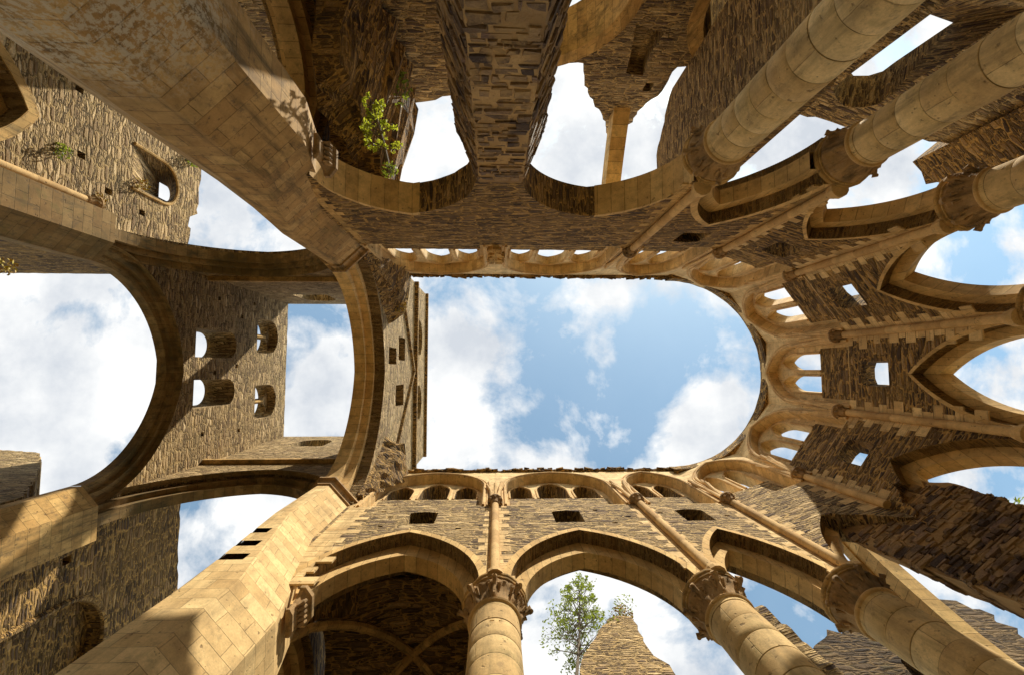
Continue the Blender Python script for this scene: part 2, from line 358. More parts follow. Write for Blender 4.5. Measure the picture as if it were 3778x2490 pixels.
def arch(u0, u1, zs, h, n=14, k=.12):
    'points of an arch from the left springing over the crown to the right one'
    a = (u1-u0)/2; m_ = (u0+u1)/2; pts = []
    if h >= a:
        r_ = (a*a+h*h)/(2*a); c = r_-a; al = math.atan2(h, c) if c > 1e-6 else math.pi/2
        for i in range(n+1):
            th = al*i/n; pts.append((m_+c-r_*math.cos(th), zs+r_*math.sin(th)))
    else:
        for i in range(n+1):
            th = math.pi/2*i/n; x = 1-math.cos(th); y = math.sin(th)*(1-k)+k*x
            pts.append((u0+a*x, zs+h*y))
    return pts+[(2*m_-x, z) for x, z in pts[-2::-1]]
def rag(pts, amp=.08, step=.25, keep_ends=True, z_only=False, r=rnd):
    'roughen an open chain of points'
    o_ = []
    for i in range(len(pts)-1):
        a, b = pts[i], pts[i+1]; L_ = math.hypot(b[0]-a[0], b[1]-a[1]); n = max(1, int(L_/step))
        for k_ in range(n):
            f = k_/n; jx = jz = 0
            if i or k_: jx = 0 if z_only else r.uniform(-amp, amp); jz = r.uniform(-amp, amp)
            o_.append((a[0]+(b[0]-a[0])*f+jx, a[1]+(b[1]-a[1])*f+jz))
    o_.append(pts[-1]); return o_
def ribbon(mb, fr, seq, mi=0):
    'loft a chain of (curve, depth); v runs along the arch so that joints lie across it'
    rows = []; uvs = []; acc = 0; prev = None
    for c, d in seq:
        pts = [fr.p(u, z, d) for u, z in c]
        if prev: acc += (pts[len(pts)//2]-prev[len(pts)//2]).length
        s_ = [0]
        for i in range(1, len(pts)): s_.append(s_[-1]+(pts[i]-pts[i-1]).length)
        mid = s_[-1]/2
        rows.append(pts); uvs.append([(acc+.3, (x-mid)+50*.34) for x in s_]); prev = pts
    mb.grid(rows, uvs, mi=mi)
def orient(o, inside):
    pass

# ------------------------------------------------------------------ frames of the choir
YN, YS = 4.05, -3.85
FN = Fr((0, YN), (1, 0))                # north wall, lit by the sun
FS = Fr((0, YS), (1, 0)).flip()         # south wall, in shade
AC = Vector((7.15, .10, 0)); AR = 3.95
def AV(deg, r=AR): a = math.radians(deg); return (AC.x+r*math.cos(a), AC.y+r*math.sin(a))
angs = [90, 54, 18, -18, -54, -90]
FA = []
for k in range(5):
    a, b = AV(angs[k]), AV(angs[k+1]); FA.append(Fr(a, (b[0]-a[0], b[1]-a[1])))
SIDE = 2*AR*math.sin(math.radians(18)); TN = math.tan(math.radians(18))
ZC, ZL, ZT = 9.1, 14.1, 18.7           # arch springing, clerestory ledge, wall top
DO = [0, .315, .69, 1.0]               # depths of the two orders

# ------------------------------------------------------------------ ground
mb = MB(); mb.face([(-400, -400, -1.6), (400, -400, -1.6), (400, 400, -1.6), (-400, 400, -1.6)])
tag(mb.build('ground', 'grass'), 'gravel and trodden earth under the ruined church', None, None, 'structure')

# ------------------------------------------------------------------ one bay of the choir wall
def light_hole(u0, u1, z0, zs, zt, splay=.0):
    c = arch(u0, u1, zs, zt-zs, 7)
    return [(u0, z0)]+c+[(u1, z0)]
def tri_hole(u0, u1, z0, z1, du=.1, up=.7):
    f = [(u0, z0), (u0, z1-.08)]+[(u0+(u1-u0)*t_, z1-.08+.1*math.sin(math.pi*t_)) for t_ in (.25, .5, .75)]+[(u1, z1-.08), (u1, z0)]
    b = [((p[0]-(u0+u1)/2)*.9+(u0+u1)/2, p[1]+(up if p[1] > z0+.01 else 0)) for p in f]
    return (f, b)

def bay(par, fr, u0, u1, spec, mat_r='rubble', mat_a='ashlar', facet=False, label=None):
    ext = TN if facet else 0
    ZL, ZT, SL, RT = spec.get('z', (14.15, 18.75, 16.15, 18.38))
    lo = spec.get('arch'); inner = spec.get('inner')
    mb = MB()
    bot = [(u0, ZC)]+([] if not lo else lo)+[(u1, ZC)] if not spec.get('bottom') else spec['bottom']
    holes = [spec['tri']] if spec.get('tri') else []
    slab(mb, fr, bot+[(u1, ZL), (u0, ZL)], holes, 0, spec.get('th', 1.0), ext, pockets=[(a, c_, .07, .05) for a, c_ in spec.get('put', [])])
    w = mb.build('wall_face', mat_r, par)
    # clerestory: face layer with the deep recess, and the window layer behind
    mb = MB(); ra, rb = spec['rec']
    rc = [(ra, ZL+.03)]+arch(ra, rb, spec.get('rs', 16.6), RT-spec.get('rs', 16.6), 14)+[(rb, ZL+.03)]
    top = rag([(u1, ZT-.03), (u0, ZT-.03)], .03, .3, z_only=True)
    slab(mb, fr, [(u0, ZL+.003), (u1, ZL+.003)]+top, [rc], 0, .35, ext)
    mb.build('clerestory_face', mat_a, par)
    mb = MB(); hl = []
    for (a, b, zs, zt) in spec['lights']: hl.append(light_hole(a, b, SL, zs, zt))
    slab(mb, fr, [(u0, ZL+.003), (u1, ZL+.003), (u1, ZT-.06), (u0, ZT-.06)], hl, .352, spec.get('wt', 1.0) if not facet else .8, ext, himi=1)
    mb.build('window_wall', [mat_a, 'rubble_dark' if not facet and 'wt' not in spec else mat_a], par)
    # rubble apron under the lights
    mb = MB(); n = 12
    pts = [(ra+.12, ZL+.05), (rb-.12, ZL+.05)]+rag([(rb-.12, SL-.04), (ra+.12, SL-.04)], .03, .12, z_only=True)
    slab(mb, fr, pts, (), .338, .36); mb.build('window_apron', mat_r, par)
    # roll mouldings round the recess, tracery bars round each light
    mb = MB()
    rc2 = [(ra-.06, ZL+.03)]+arch(ra-.06, rb+.06, spec.get('rs', 16.6), RT+.08-spec.get('rs', 16.6), 14)+[(rb+.06, ZL+.03)]
    mb.tube([fr.p(u, z, -.015) for u, z in rc2], .045, 7)
    rc3 = [(ra-.16, ZL+.03)]+arch(ra-.16, rb+.16, spec.get('rs', 16.6), RT+.18-spec.get('rs', 16.6), 14)+[(rb+.16, ZL+.03)]
    mb.tube([fr.p(u, z, .0) for u, z in rc3], .03, 6)
    mb.build('window_moulding', 'smooth', par, smooth=True)
    mb = MB()
    for (a, b, zs, zt) in spec['lights']:
        c = [(a-.03, SL)]+arch(a-.03, b+.03, zs, zt-zs+.04, 8)+[(b+.03, SL)]
        mb.tube([fr.p(u, z, .345) for u, z in c], .04, 6)
    mb.build('window_tracery', 'smooth', par, smooth=True)
    if lo and spec.get('orders', True):
        mb = MB()
        ribbon(mb, fr, [(lo, DO[0]-.0), (lo, DO[1]), (inner, DO[1]), (inner, DO[2]), (lo, DO[2]), (lo, spec.get('th', 1.0))])
        mb.build('arch_moulding', 'voussoir', par)
    if lo:   # thin ring of cut stone flush with the face
        mb = MB(); m_ = (lo[0][0]+lo[-1][0])/2; w_ = spec.get('ring', .17)
        big = arch(lo[0][0]-w_, lo[-1][0]+w_, lo[0][1], max(p_[1] for p_ in lo)-lo[0][1]+w_*1.15, (len(lo)-1)//2)
        if lo[0][0] == lo[-1][0]: big = lo
        seq = [(big, .02), (big, -.005), (lo, -.005), (lo, .02)]
        if not spec.get('noring'):
            ribbon(mb, fr, seq); mb.build('arch_ring', 'voussoir', par)

def stones(mb, fr, u, z0, z1, side, d=-.004, wmin=.14, wmax=.42, r=rnd):
    z = z0; alt = 0
    while z < z1:
        h = r.uniform(.2, .32)
        w = r.uniform(wmin, wmax*.6) if alt else r.uniform(wmax*.7, wmax); alt ^= 1
        c = fr.p(u+side*w/2, z+h/2, d+.02)
        mb.box(c, fr.t*(w/2), fr.n*.02, Vector((0, 0, h/2-.008))); z += h
def coping(par, fr, u0, u1, z=ZT, r=rnd, d0=-.06, d1=.8):
    mb = MB(); u = u0
    while u < u1:
        w = r.uniform(.12, .34)
        for lay in range(3):
            dd = r.uniform(-.10, .05)*(1 if lay else .6); hh = r.uniform(.02, .045)
            c = fr.p(min(u+w/2+r.uniform(-.05, .05), u1-.02), z-.10+lay*.065, (dd+d1)/2+d0)
            a = r.uniform(-.25, .25)
            t_ = fr.t*math.cos(a)+fr.n*math.sin(a); n_ = fr.n*math.cos(a)-fr.t*math.sin(a)
            mb.box(c, t_*(w*.55), n_*((d1-dd)/2), Vector((r.uniform(-.01, .01), r.uniform(-.01, .01), hh)))
        u += w*.8
    mb.build('slate_coping', 'rubble_dark', par)

def shaft(par, x, y, dirv, z0, z1, r=.105, fan=True, cap=True, base=True):
    'vaulting shaft with its base, capital and the fan of springers above; dirv points to the choir'
    P = Vector((x, y, 0)); dv = Vector((dirv[0], dirv[1], 0)).normalized(); tv = Vector((-dv.y, dv.x, 0))
    mb = MB(); mb.tube([(x, y, z0), (x, y, (z0+z1)/2), (x, y, z1)], r, 14); o = mb.build('vault_shaft', 'smooth', par, smooth=True)
    if base:
        mb = MB(); mb.tube([(x, y, z0-.02), (x, y, z0+.10), (x, y, z0+.13), (x, y, z0+.22), (x, y, z0+.26)], [.19, .19, .16, .145, r], 12); mb.build('base', 'smooth', o)
    if cap:
        mb = MB(); mb.tube([(x, y, z1-.02), (x, y, z1+.02), (x, y, z1+.05), (x, y, z1+.2), (x, y, z1+.32), (x, y, z1+.33), (x, y, z1+.40)], [r, r+.035, r+.01, r+.04, r+.11, r+.13, r+.13], 12)
        for k_ in range(8):
            a = k_*math.pi/4; c = Vector((x+math.cos(a)*(r+.09), y+math.sin(a)*(r+.09), z1+.25))
            mb.tube([c+Vector((0, 0, -.06)), c, c+Vector((0, 0, .05))], [.015, .04, .02], 6)
        mb.build('capital', 'carved', o, smooth=True)
    if fan:
        mb = MB()
        for s_, sp, ln in ((0, .10, 1.5), (-1, .22, 1.9), (1, .22, 1.9), (-1.8, .12, 2.3), (1.8, .12, 2.3)):
            pts = []
            for i in range(7):
                f = i/6; q_ = P+dv*(.0 + (.16 if s_ == 0 else .02)*f*f) + tv*(s_*.06+ (1 if s_ > 0 else -1 if s_ < 0 else 0)*sp*f*f)
                pts.append((q_.x, q_.y, z1+.38+ln*f))
            mb.tube(pts, .05, 7)
        mb.build('vault_springer', 'smooth', o, smooth=True)
    return o

# north wall ------------------------------------------------------
nw = thing('arcade_wall', 'sunlit choir wall of slate rubble above the pointed arches, with triple windows', 'wall')
aN1 = arch(-4.0, -.30, ZC, 2.88); iN1 = arch(-3.72, -.58, ZC, 2.25)
aN2 = arch(.30, 3.98, ZC, 2.88); iN2 = arch(.58, 3.70, ZC, 2.25)
aN3 = arch(4.60, 6.80, ZC, 2.85); iN3 = arch(4.88, 6.52, ZC, 2.3)
bay(nw, FN, -4.6, 0, dict(arch=aN1, inner=iN1, tri=tri_hole(-2.4, -1.62, 12.6, 13.6), rec=(-4.02, -.42), rs=16.5, put=[(-3.0, 12.45), (-.95, 12.2), (-3.2, 13.7), (-2.9, 13.2)],
    lights=[(-3.79, -2.93, 17.0, 17.7), (-2.66, -1.65, 17.2, 18.1), (-1.42, -.65, 17.0, 17.7)]))
bay(nw, FN, 0, 4.3, dict(arch=aN2, inner=iN2, tri=tri_hole(1.62, 2.42, 12.6, 13.6), rec=(.38, 3.95), rs=16.5, put=[(.35, 13.2), (3.2, 12.5), (2.9, 13.6), (3.7, 13.0)],
    lights=[(.53, 1.29, 17.0, 17.7), (1.52, 2.59, 17.2, 18.1), (2.82, 3.67, 17.0, 17.7)]))
bay(nw, FN, 4.3, 7.15, dict(arch=aN3, inner=iN3, tri=tri_hole(5.2, 6.0, 12.6, 13.6), rec=(4.75, 6.8), rs=16.6, put=[(4.7, 13.3), (6.5, 13.0)],
    lights=[(4.98, 5.66, 17.1, 17.75), (5.86, 6.54, 17.1, 17.75)]))
for u in (0, 4.3, 7.1):
    for s_ in (-1, 1):
        if u > 7 and s_ > 0: continue
        mb = MB(); stones(mb, FN, u, ZC+.1, ZL-.1, s_); mb.build('quoin', 'ashlar', nw)
mb = MB(); stones(mb, FN, -4.3, 9.2, 14.0, 1, wmin=.5, wmax=.9); mb.build('quoin', 'ashlar', nw)
for x in (0, 4.32, 7.15): shaft(nw, x, YN-.09, (0, -1), ZC, ZL-.2)
coping(nw, FN, -4.3, 7.15, 18.8)

# south wall ------------------------------------------------------
sw = thing('arcade_wall', 'shaded choir wall of dark slate rubble on broad arches either side of the rubble pier', 'wall')
aS1 = rag(arch(-3.68, -.40, 9.0, 2.2, 16), .015, 9); aS2 = arch(.55, 4.02, 9.0, 2.25, 16)
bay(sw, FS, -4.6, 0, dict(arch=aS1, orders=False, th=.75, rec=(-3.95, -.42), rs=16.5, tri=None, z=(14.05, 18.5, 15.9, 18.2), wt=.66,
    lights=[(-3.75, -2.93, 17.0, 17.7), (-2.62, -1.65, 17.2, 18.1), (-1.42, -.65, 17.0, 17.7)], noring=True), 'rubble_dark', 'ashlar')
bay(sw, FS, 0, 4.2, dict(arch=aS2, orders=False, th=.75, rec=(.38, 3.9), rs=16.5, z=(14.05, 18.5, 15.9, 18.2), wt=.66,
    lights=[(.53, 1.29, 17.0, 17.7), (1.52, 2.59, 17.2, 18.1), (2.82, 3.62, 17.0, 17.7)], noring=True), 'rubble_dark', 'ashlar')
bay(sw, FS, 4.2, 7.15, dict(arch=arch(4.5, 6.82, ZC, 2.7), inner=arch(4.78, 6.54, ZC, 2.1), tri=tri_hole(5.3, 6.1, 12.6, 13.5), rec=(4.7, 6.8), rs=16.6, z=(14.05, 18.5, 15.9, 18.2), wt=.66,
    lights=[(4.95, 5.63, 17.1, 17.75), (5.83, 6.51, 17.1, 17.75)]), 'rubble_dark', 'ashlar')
# soffit dressings: cut stone on the west bay and the outer half of the east bay
mb = MB()
h_ = len(aS1)
c = [(u, z-.012) for u, z in aS1[:int(h_*.55)]]
ribbon(mb, FS, [([(u, z+.16) for u, z in c], -.004), (c, -.004), (c, .30), (c, .76)])
mb.build('arch_soffit', 'voussoir', sw); mb = MB()
c = [(u, z-.012) for u, z in aS2[int(len(aS2)*.52):]]
ribbon(mb, FS, [([(u, z+.16) for u, z in c], -.004), (c, -.004), (c, .30), (c, .76)])
mb.build('arch_soffit', 'voussoir', sw)
for u in (4.2, 7.1):
    for s_ in (-1, 1):
        if u > 7 and s_ > 0: continue
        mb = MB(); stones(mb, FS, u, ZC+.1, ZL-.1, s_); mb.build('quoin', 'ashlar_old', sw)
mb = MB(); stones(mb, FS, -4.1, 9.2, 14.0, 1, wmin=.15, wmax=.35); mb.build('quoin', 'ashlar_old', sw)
for x in (4.25, 7.15): shaft(sw, x, YS+.09, (0, 1), ZC, ZL-.2)
mb = MB()
for k_ in range(40):
    f = rnd.random(); a = rnd.uniform(-.3, .3)
    mb.box(FS.p(a*.6, 13.9+f*2.2, -.02-.08*rnd.random()), Vector((rnd.uniform(.04, .12), 0, 0)), Vector((0, rnd.uniform(.04, .1), 0)), Vector((rnd.uniform(-.03, .03), .02, rnd.uniform(.03, .08))))
mb.build('broken_springer', 'ashlar_old', sw)
coping(sw, FS, -4.1, 7.15, 18.55)

# apse ------------------------------------------------------------
ap = thing('apse_wall', 'curved east end wall of slate rubble with two-light windows above narrow pointed arches', 'wall')
c0 = SIDE/2
oA = arch(.13, SIDE-.13, ZC, 2.65); iA = arch(.36, SIDE-.36, ZC, 2.2)
lt = [(c0-.68, c0-.11, 16.95, 17.66), (c0+.11, c0+.68, 16.95, 17.66)]
for k, fr in enumerate(FA):
    sp = dict(arch=oA, inner=iA, th=.72, tri=tri_hole(c0-.36, c0+.36, 12.45, 13.4, up=.36), rec=(.26, SIDE-.26), rs=16.6, z=(13.85, 18.6, 15.6, 18.12), lights=lt, ring=.1)
    if k == 0:
        half = oA[:15]
        sp['bottom'] = [(0, ZC)]+half+rag([half[-1], (c0+.25, 11.6), (c0+.55, 11.3), (c0+.8, 10.8), (SIDE, 10.3)], .07, .15)[1:]
        sp['arch'] = half; sp['inner'] = iA[:15]; sp['noring'] = True; sp['tri'] = None
    if k == 1:
        half = oA[10:]
        sp['bottom'] = rag([(0, 10.3), (.35, 10.9), (.6, 11.2), half[0]], .07, .15)+half[1:]+[(SIDE, ZC)]
        sp['arch'] = half; sp['inner'] = iA[10:]; sp['noring'] = True
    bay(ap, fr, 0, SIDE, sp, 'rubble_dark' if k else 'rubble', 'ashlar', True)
    for u, s_ in ((0, 1), (SIDE, -1)):
        mb = MB(); stones(mb, fr, u, 9.9 if k > 1 else 11.2, 13.75, s_, wmin=.2, wmax=.5); mb.build('quoin', 'ashlar', ap)
mb = MB(); rows = []; uvs = []; rr_ = random.Random(12)
prof = [(4.55, 18.2), (3.78, 18.2), (3.765, 18.3), (3.77, 18.45), (3.765, 18.66), (4.55, 18.68)]
for r_, z in prof: rows.append([((AC.x+(r_+rr_.uniform(-.008, .012))*math.cos(math.radians(92-184*k_/60))), (AC.y+(r_+rr_.uniform(-.008, .012))*math.sin(math.radians(92-184*k_/60))), z+rr_.uniform(-.012, .012)) for k_ in range(61)]); uvs.append([(k_*.2, z+(r_-3.77)*.9) for k_ in range(61)])
mb.grid(rows, uvs); mb.build('wall_head', 'rubble_dark', ap)
for i, a in enumerate(angs[1:-1]):
    x, y = AV(a, AR-.09); shaft(ap, x, y, (AC.x-x, AC.y-y), ZC if i else 11.0, ZL-.2, base=(i > 0))

# ------------------------------------------------------------------ columns
def column(x, y, label, seed, chips=False, r=.43, cr=.62):
    t_ = thing('column', label, 'column', 'round columns of the choir', (x, y, -1.6))
    z0 = -1.6
    def lathe(prof, n=40, mod=None):
        rows = []; uvs = []
        for rr, z in prof:
            row = []
            for k_ in range(n):
                a = 2*math.pi*k_/n; q_ = rr+(mod(a, z) if mod else 0); row.append((q_*math.cos(a), q_*math.sin(a), z-z0))
            rows.append(row); uvs.append([(rr*2*math.pi*k_/n, z) for k_ in range(n)])
        return rows, uvs
    zr = 8.42
    rd = random.Random(seed*7+1); prof = [(r, -1.2)]; zj = -1.2+.28
    k_ = math.ceil(-1.2/.46)
    while k_*.46 < zr-.05:
        za = max(k_*.46, -1.15); zb = min((k_+1)*.46, zr); dr_ = rd.uniform(-.005, .005)
        prof += [(r-.006, za), (r+dr_, za+.012), (r+dr_, za+.16), (r+dr_, (za+zb)/2+.05), (r+dr_, zb-.012), (r-.006, zb-.002)]; k_ += 1
    prof = [p_ for i_, p_ in enumerate(prof) if not i_ or p_[1] > prof[i_-1][1]]
    mb = MB(); rows, uvs = lathe(prof, 44); mb.grid(rows, uvs, True); sh = mb.build('shaft', 'drum', t_, smooth=True)
    mb = MB(); rows, uvs = lathe([(r+.25, z0), (r+.25, z0+.2), (r+.16, z0+.26), (r+.1, z0+.36), (r, z0+.42)]); mb.grid(rows, uvs, True); mb.build('base', 'drum', t_, smooth=True)
    mb = MB(); rows, uvs = lathe([(r-.01, zr-.05), (r+.035, zr-.03), (r+.05, zr), (r+.035, zr+.03), (r-.01, zr+.05)]); mb.grid(rows, uvs, True); mb.build('neck_ring', 'smooth', t_, smooth=True)
    rr_ = random.Random(seed); nl = 8; ph = rr_.random()
    def mod(a, z):
        f = (z-zr)/.5
        if f < .1 or f > 1.02: return 0
        leaf = max(0, math.cos(nl*a+ph))**2; vein = .014*abs(math.sin(nl*2.5*a+ph))
        return (.075*leaf+vein+.02*math.sin(23*a+z*31))*math.sin(math.pi*min(1, f*.8+.1))
    prof = [(r, zr+.04), (r+.005, zr+.12), (r+.02, zr+.22), (r+.045, zr+.31), (r+.085, zr+.39), (r+.13, zr+.46), (cr-.06, zr+.52), (cr-.05, zr+.54)]
    mb = MB(); rows, uvs = lathe(prof, 96, mod); mb.grid(rows, uvs, True)
    for k_ in range(nl):
        a = (2*math.pi*k_-ph)/nl; cx_, cy_ = math.cos(a), math.sin(a); sc_ = rr_.uniform(.75, 1.15)
        if rr_.random() < .15: continue
        pts = [(cx_*(r+.08), cy_*(r+.08), zr+.28-z0), (cx_*(r+.17), cy_*(r+.17), zr+.40-z0), (cx_*(r+.22), cy_*(r+.22), zr+.46-z0), (cx_*(r+.24), cy_*(r+.24), zr+.40-z0)]
        mb.tube(pts, [.03*sc_, .055*sc_, .075*sc_, .045*sc_], 8)
        for s_ in (-1, 1):
            a2 = a+s_*.16; c2, s2 = math.cos(a2), math.sin(a2)
            mb.tube([(c2*(r+.05), s2*(r+.05), zr+.24-z0), (c2*(r+.14), s2*(r+.14), zr+.36-z0), (c2*(r+.15), s2*(r+.15), zr+.31-z0)], [.02, .04, .02], 6)
    mb.build('capital', 'carved', t_, smooth=True)
    prof = [(cr-.1, zr+.53), (cr-.03, zr+.54), (cr-.02, zr+.57), (cr-.045, zr+.59), (cr-.01, zr+.61), (cr, zr+.63), (cr, zr+.68), (.2, zr+.68)]
    mb = MB(); rows, uvs = lathe(prof, 48, lambda a, z: (.006*math.sin(31*a+seed)+(-.03 if math.sin(a*1.5+seed*2.1) > .9 else 0)))
    mb.grid(rows, uvs, True); mb.build('abacus', 'ashlar_old', t_, smooth=True)
    return t_
CN = YN+.40; CS = YS-.54
CHIP = []
c1_ = column(0.0, CN, 'round sunlit column with chipped shaft, right of the dark vaulted bay', 1)
column(4.22, CN, 'sunlit round column with a deep leaf capital, just right of the sapling', 2)
column(6.97, CN-.05, 'round column with wide bell capital, nearest the ruined bare rubble corner', 3)
x, y = AV(18, AR+.5); column(x, y, 'round apse column at the right edge, lower of the two cut off there', 4)
x, y = AV(-18, AR+.5); column(x, y, 'round apse column with dark capital, upper of the two cut off at the right edge', 5)
x, y = AV(-54, AR+.5); column(x, y, 'shaded round column with mossy capital, near the right edge under the apse arches', 6)
column(7.24, CS, 'shaded round column with plain bell capital, second from the rubble pier', 7)
column(4.45, CS, 'thick shaded round column with ribbed leaf capital, next to the rubble pier', 8)

sh1 = [c_ for c_ in c1_.children if c_.name.startswith('shaft')][0]
for k_, (px_, py_, w_) in enumerate(((1797, 2275, .05), (1815, 2289, .045), (1851, 2289, .06), (1800, 2330, .02), (1770, 2400, .02), (1795, 2385, .02), (1850, 2375, .02))):
    q_ = onY(px_, py_, CN-.42); CHIP.append(((q_.x, -.43, q_.z+1.6), w_*.8, .018, w_*.3))

def lay_stones(mb, A, B, z0, z1, out, r, hc=(.045, .15), wl=(.09, .52), proud=(.0, .04), gap=.014):
    'rubble stones set one by one into the mortar face from plan point A to B'
    A = Vector((A[0], A[1], 0)); B = Vector((B[0], B[1], 0)); t_ = (B-A); Lw = t_.length; t_.normalize(); n_ = Vector((out[0], out[1], 0)).normalized()
    z = z0
    while z < z1:
        h = r.uniform(*hc) if r.random() < .75 else r.uniform(hc[1], hc[1]*1.5); u = -r.uniform(0, .2)
        while u < Lw:
            w_ = r.uniform(*wl)
            if r.random() < .93:
                hh = h*r.uniform(.7, 1.05); a, b = max(u, 0)+gap*r.uniform(.5, 1.6), min(u+w_, Lw)-gap*r.uniform(.3, 1)
                if b-a > .05:
                    p_ = r.uniform(*proud); zc_ = z+r.uniform(0, h-hh*.95)+gap/2; c = []
                    for d_, k_ in ((-.03, 1.03), (p_, r.uniform(.78, .92))):
                        for uu, vv in ((a, 0), (b, 0), (b, 1), (a, 1)):
                            m_ = (a+b)/2; q_ = A+t_*(m_+(uu-m_)*k_+r.uniform(-.028, .028))+n_*(d_+r.uniform(-.012, .012)*(d_ > 0))
                            c.append((q_.x, q_.y, zc_+hh*(.5+(vv-.5)*k_*.95)+r.uniform(-.014, .014)))
                    ix = [mb.vert(v_) for v_ in c]
                    for f_ in ((4, 5, 6, 7), (0, 1, 5, 4), (1, 2, 6, 5), (2, 3, 7, 6), (3, 0, 4, 7)):
                        mb.f.append([ix[q_] for q_ in f_]); mb.uv.append(None); mb.mi.append(1)
            u += w_
        z += h
# rubble pier that replaced a column on the south side
mb = MB(); rows = []
pl = [(-.82, -4.95), (-.34, YS+.03), (.54, YS+.03), (.98, -4.95)]
zs_ = [-1.6+i*.3 for i in range(37)]
for z in zs_:
    k = 1
    rows.append([((x_-.07)*k+.07+rnd.uniform(-.005, .005), y_+rnd.uniform(-.005, .005), z) for x_, y_ in pl])
uvs = []
for z in zs_:
    s_ = 0; r_ = []
    for i in range(len(pl)):
        if i: s_ += math.hypot(pl[i][0]-pl[i-1][0], pl[i][1]-pl[i-1][1])
        r_.append((s_, z))
    uvs.append(r_)
mb.grid(rows, uvs, False); mb.face(rows[-1])
rs_ = random.Random(5)
for a_, b_, o_ in ((pl[1], pl[2], (0, 1)), (pl[0], pl[1], (-1, .42)), (pl[3], pl[2], (1, .4))): lay_stones(mb, a_, b_, -1.6, 9.1, o_, rs_)
o = mb.build('rubble_pier', ['mortar', 'stone']); tag(o, 'broad dark slate rubble pier running to the top edge between two open arches', 'pier', None, 'thing')

# ------------------------------------------------------------------ crossing piers, arches and tower
ZI = 14.4
def loft(levels, uvscale=1):
    rows = [[(x_, y_, z) for x_, y_ in pl_] for z, pl_ in levels]; uvs = []
    for z, pl_ in levels:
        s_ = 0; r_ = []
        for i, p_ in enumerate(pl_):
            if i: s_ += math.hypot(levels[0][1][i][0]-levels[0][1][i-1][0], levels[0][1][i][1]-levels[0][1][i-1][1])
            r_.append((s_, z))
        uvs.append(r_)
    return rows, uvs
def pier(label, lo, hi, zmid0, zmid1, ztop, mat='ashlar'):
    t_ = thing('crossing_pier', label, 'pier', 'great crossing piers', (lo[1][0], lo[1][1], -1.6))
    o_ = Vector((lo[1][0], lo[1][1], -1.6))
    lv = [(-1.6, lo), (zmid0, lo)]
    for f in (.25, .5, .75, 1):
        lv.append((zmid0+(zmid1-zmid0)*f, [(a[0]+(b[0]-a[0])*f, a[1]+(b[1]-a[1])*f) for a, b in zip(lo, hi)]))
    lv.append((ztop, hi))
    lv = [(z-o_.z, [(x_-o_.x, y_-o_.y) for x_, y_ in pl_]) for z, pl_ in lv]
    rows, uvs = loft(lv); mb = MB(); mb.grid(rows, uvs, True); mb.face(rows[-1])
    mb.build('pier_shaft', mat, t_)
    return t_, o_
def impost(par, o_, pts, z, h=.42, w=.16, mat='carved'):
    'moulded band following the plan points'
    mb = MB(); P = [Vector((x_, y_, 0)) for x_, y_ in pts]; cen = sum(P, Vector())/len(P)
    prof = [(0, 0), (.05, .02), (.055, .06), (.02, .09), (.03, h*.55), (.07, h*.72), (w, h*.78), (w, h), (0, h)]
    rows = []
    nrm = []
    for i in range(len(P)):
        a = P[max(i-1, 0)]; b = P[min(i+1, len(P)-1)]
        n1_ = Vector(((P[i]-a).y, -(P[i]-a).x, 0)); n2_ = Vector(((b-P[i]).y, -(b-P[i]).x, 0))
        n_ = (n1_.normalized() if n1_.length else Vector())+(n2_.normalized() if n2_.length else Vector()); n_.normalize()
        c_ = n_.dot(n2_.normalized() if n2_.length else n_); nrm.append(n_/max(.5, c_))
    sg = 1
    for o1, dz in prof:
        rows.append([(p_.x+n_.x*o1*impost.s-o_.x, p_.y+n_.y*o1*impost.s-o_.y, z+dz-o_.z) for p_, n_ in zip(P, nrm)])
    mb.grid(rows)
    mb.build('impost', mat, par)
impost.s = 1
# north-east crossing pier (sunlit)
NElo = [(-3.6, 5.1), (-3.6, 4.12), (-4.21, 3.43), (-4.97, 3.43), (-5.75, 4.0), (-5.75, 5.1)]
NEhi = [(-4.33, 5.1), (-4.33, 4.13), (-4.97, 3.43), (-5.30, 3.43), (-5.75, 4.0), (-5.75, 5.1)]
pNE, oNE = pier('huge sunlit crossing pier of pale cut stone with three dark square slots', NElo, NEhi, 8.0, 11.6, ZI)
impost.s = -1
impost(pNE, oNE, [(-4.30, 4.16), (-4.97, 3.43), (-5.30, 3.43), (-5.7, 3.95)], ZI-.15)
SElo = [(-3.38, -4.8), (-3.38, -3.99), (-4.07, -3.30), (-4.75, -3.30), (-5.75, -3.9), (-5.75, -4.8)]
SEhi = [(-4.05, -4.8), (-4.05, -3.99), (-4.82, -3.25), (-5.10, -3.25), (-5.75, -3.9), (-5.75, -4.8)]
pSE, oSE = pier('huge shaded crossing pier with pale lichen, reaching the top left corner', SElo, SEhi, 8.0, 11.0, ZI, 'ashlar_lichen')
impost.s = 1
impost(pSE, oSE, [(-4.03, -4.02), (-4.82, -3.25), (-5.10, -3.25), (-5.7, -3.85)], ZI-.15)
impost.s = 1
MXX = -17.5
NWp = [(-11.75, 5.0), (-11.75, 4.0), (-12.25, 3.43), (-12.6, 3.43), (-13.4, 4.0), (-13.4, 5.0)]
pNW, oNW = pier('far crossing pier with a sunlit edge, cut by the left edge of the picture', NWp, NWp, 8, 10, ZI, 'ashlar_old')
SWp = [(-11.75, -4.8), (-11.75, -3.9), (-12.25, -3.30), (-12.6, -3.30), (-13.4, -3.9), (-13.4, -4.8)]
pSW, oSW = pier('far crossing pier in deep shade between the large left arch and the transept wall', SWp, SWp, 8, 10, ZI, 'ashlar_dark')
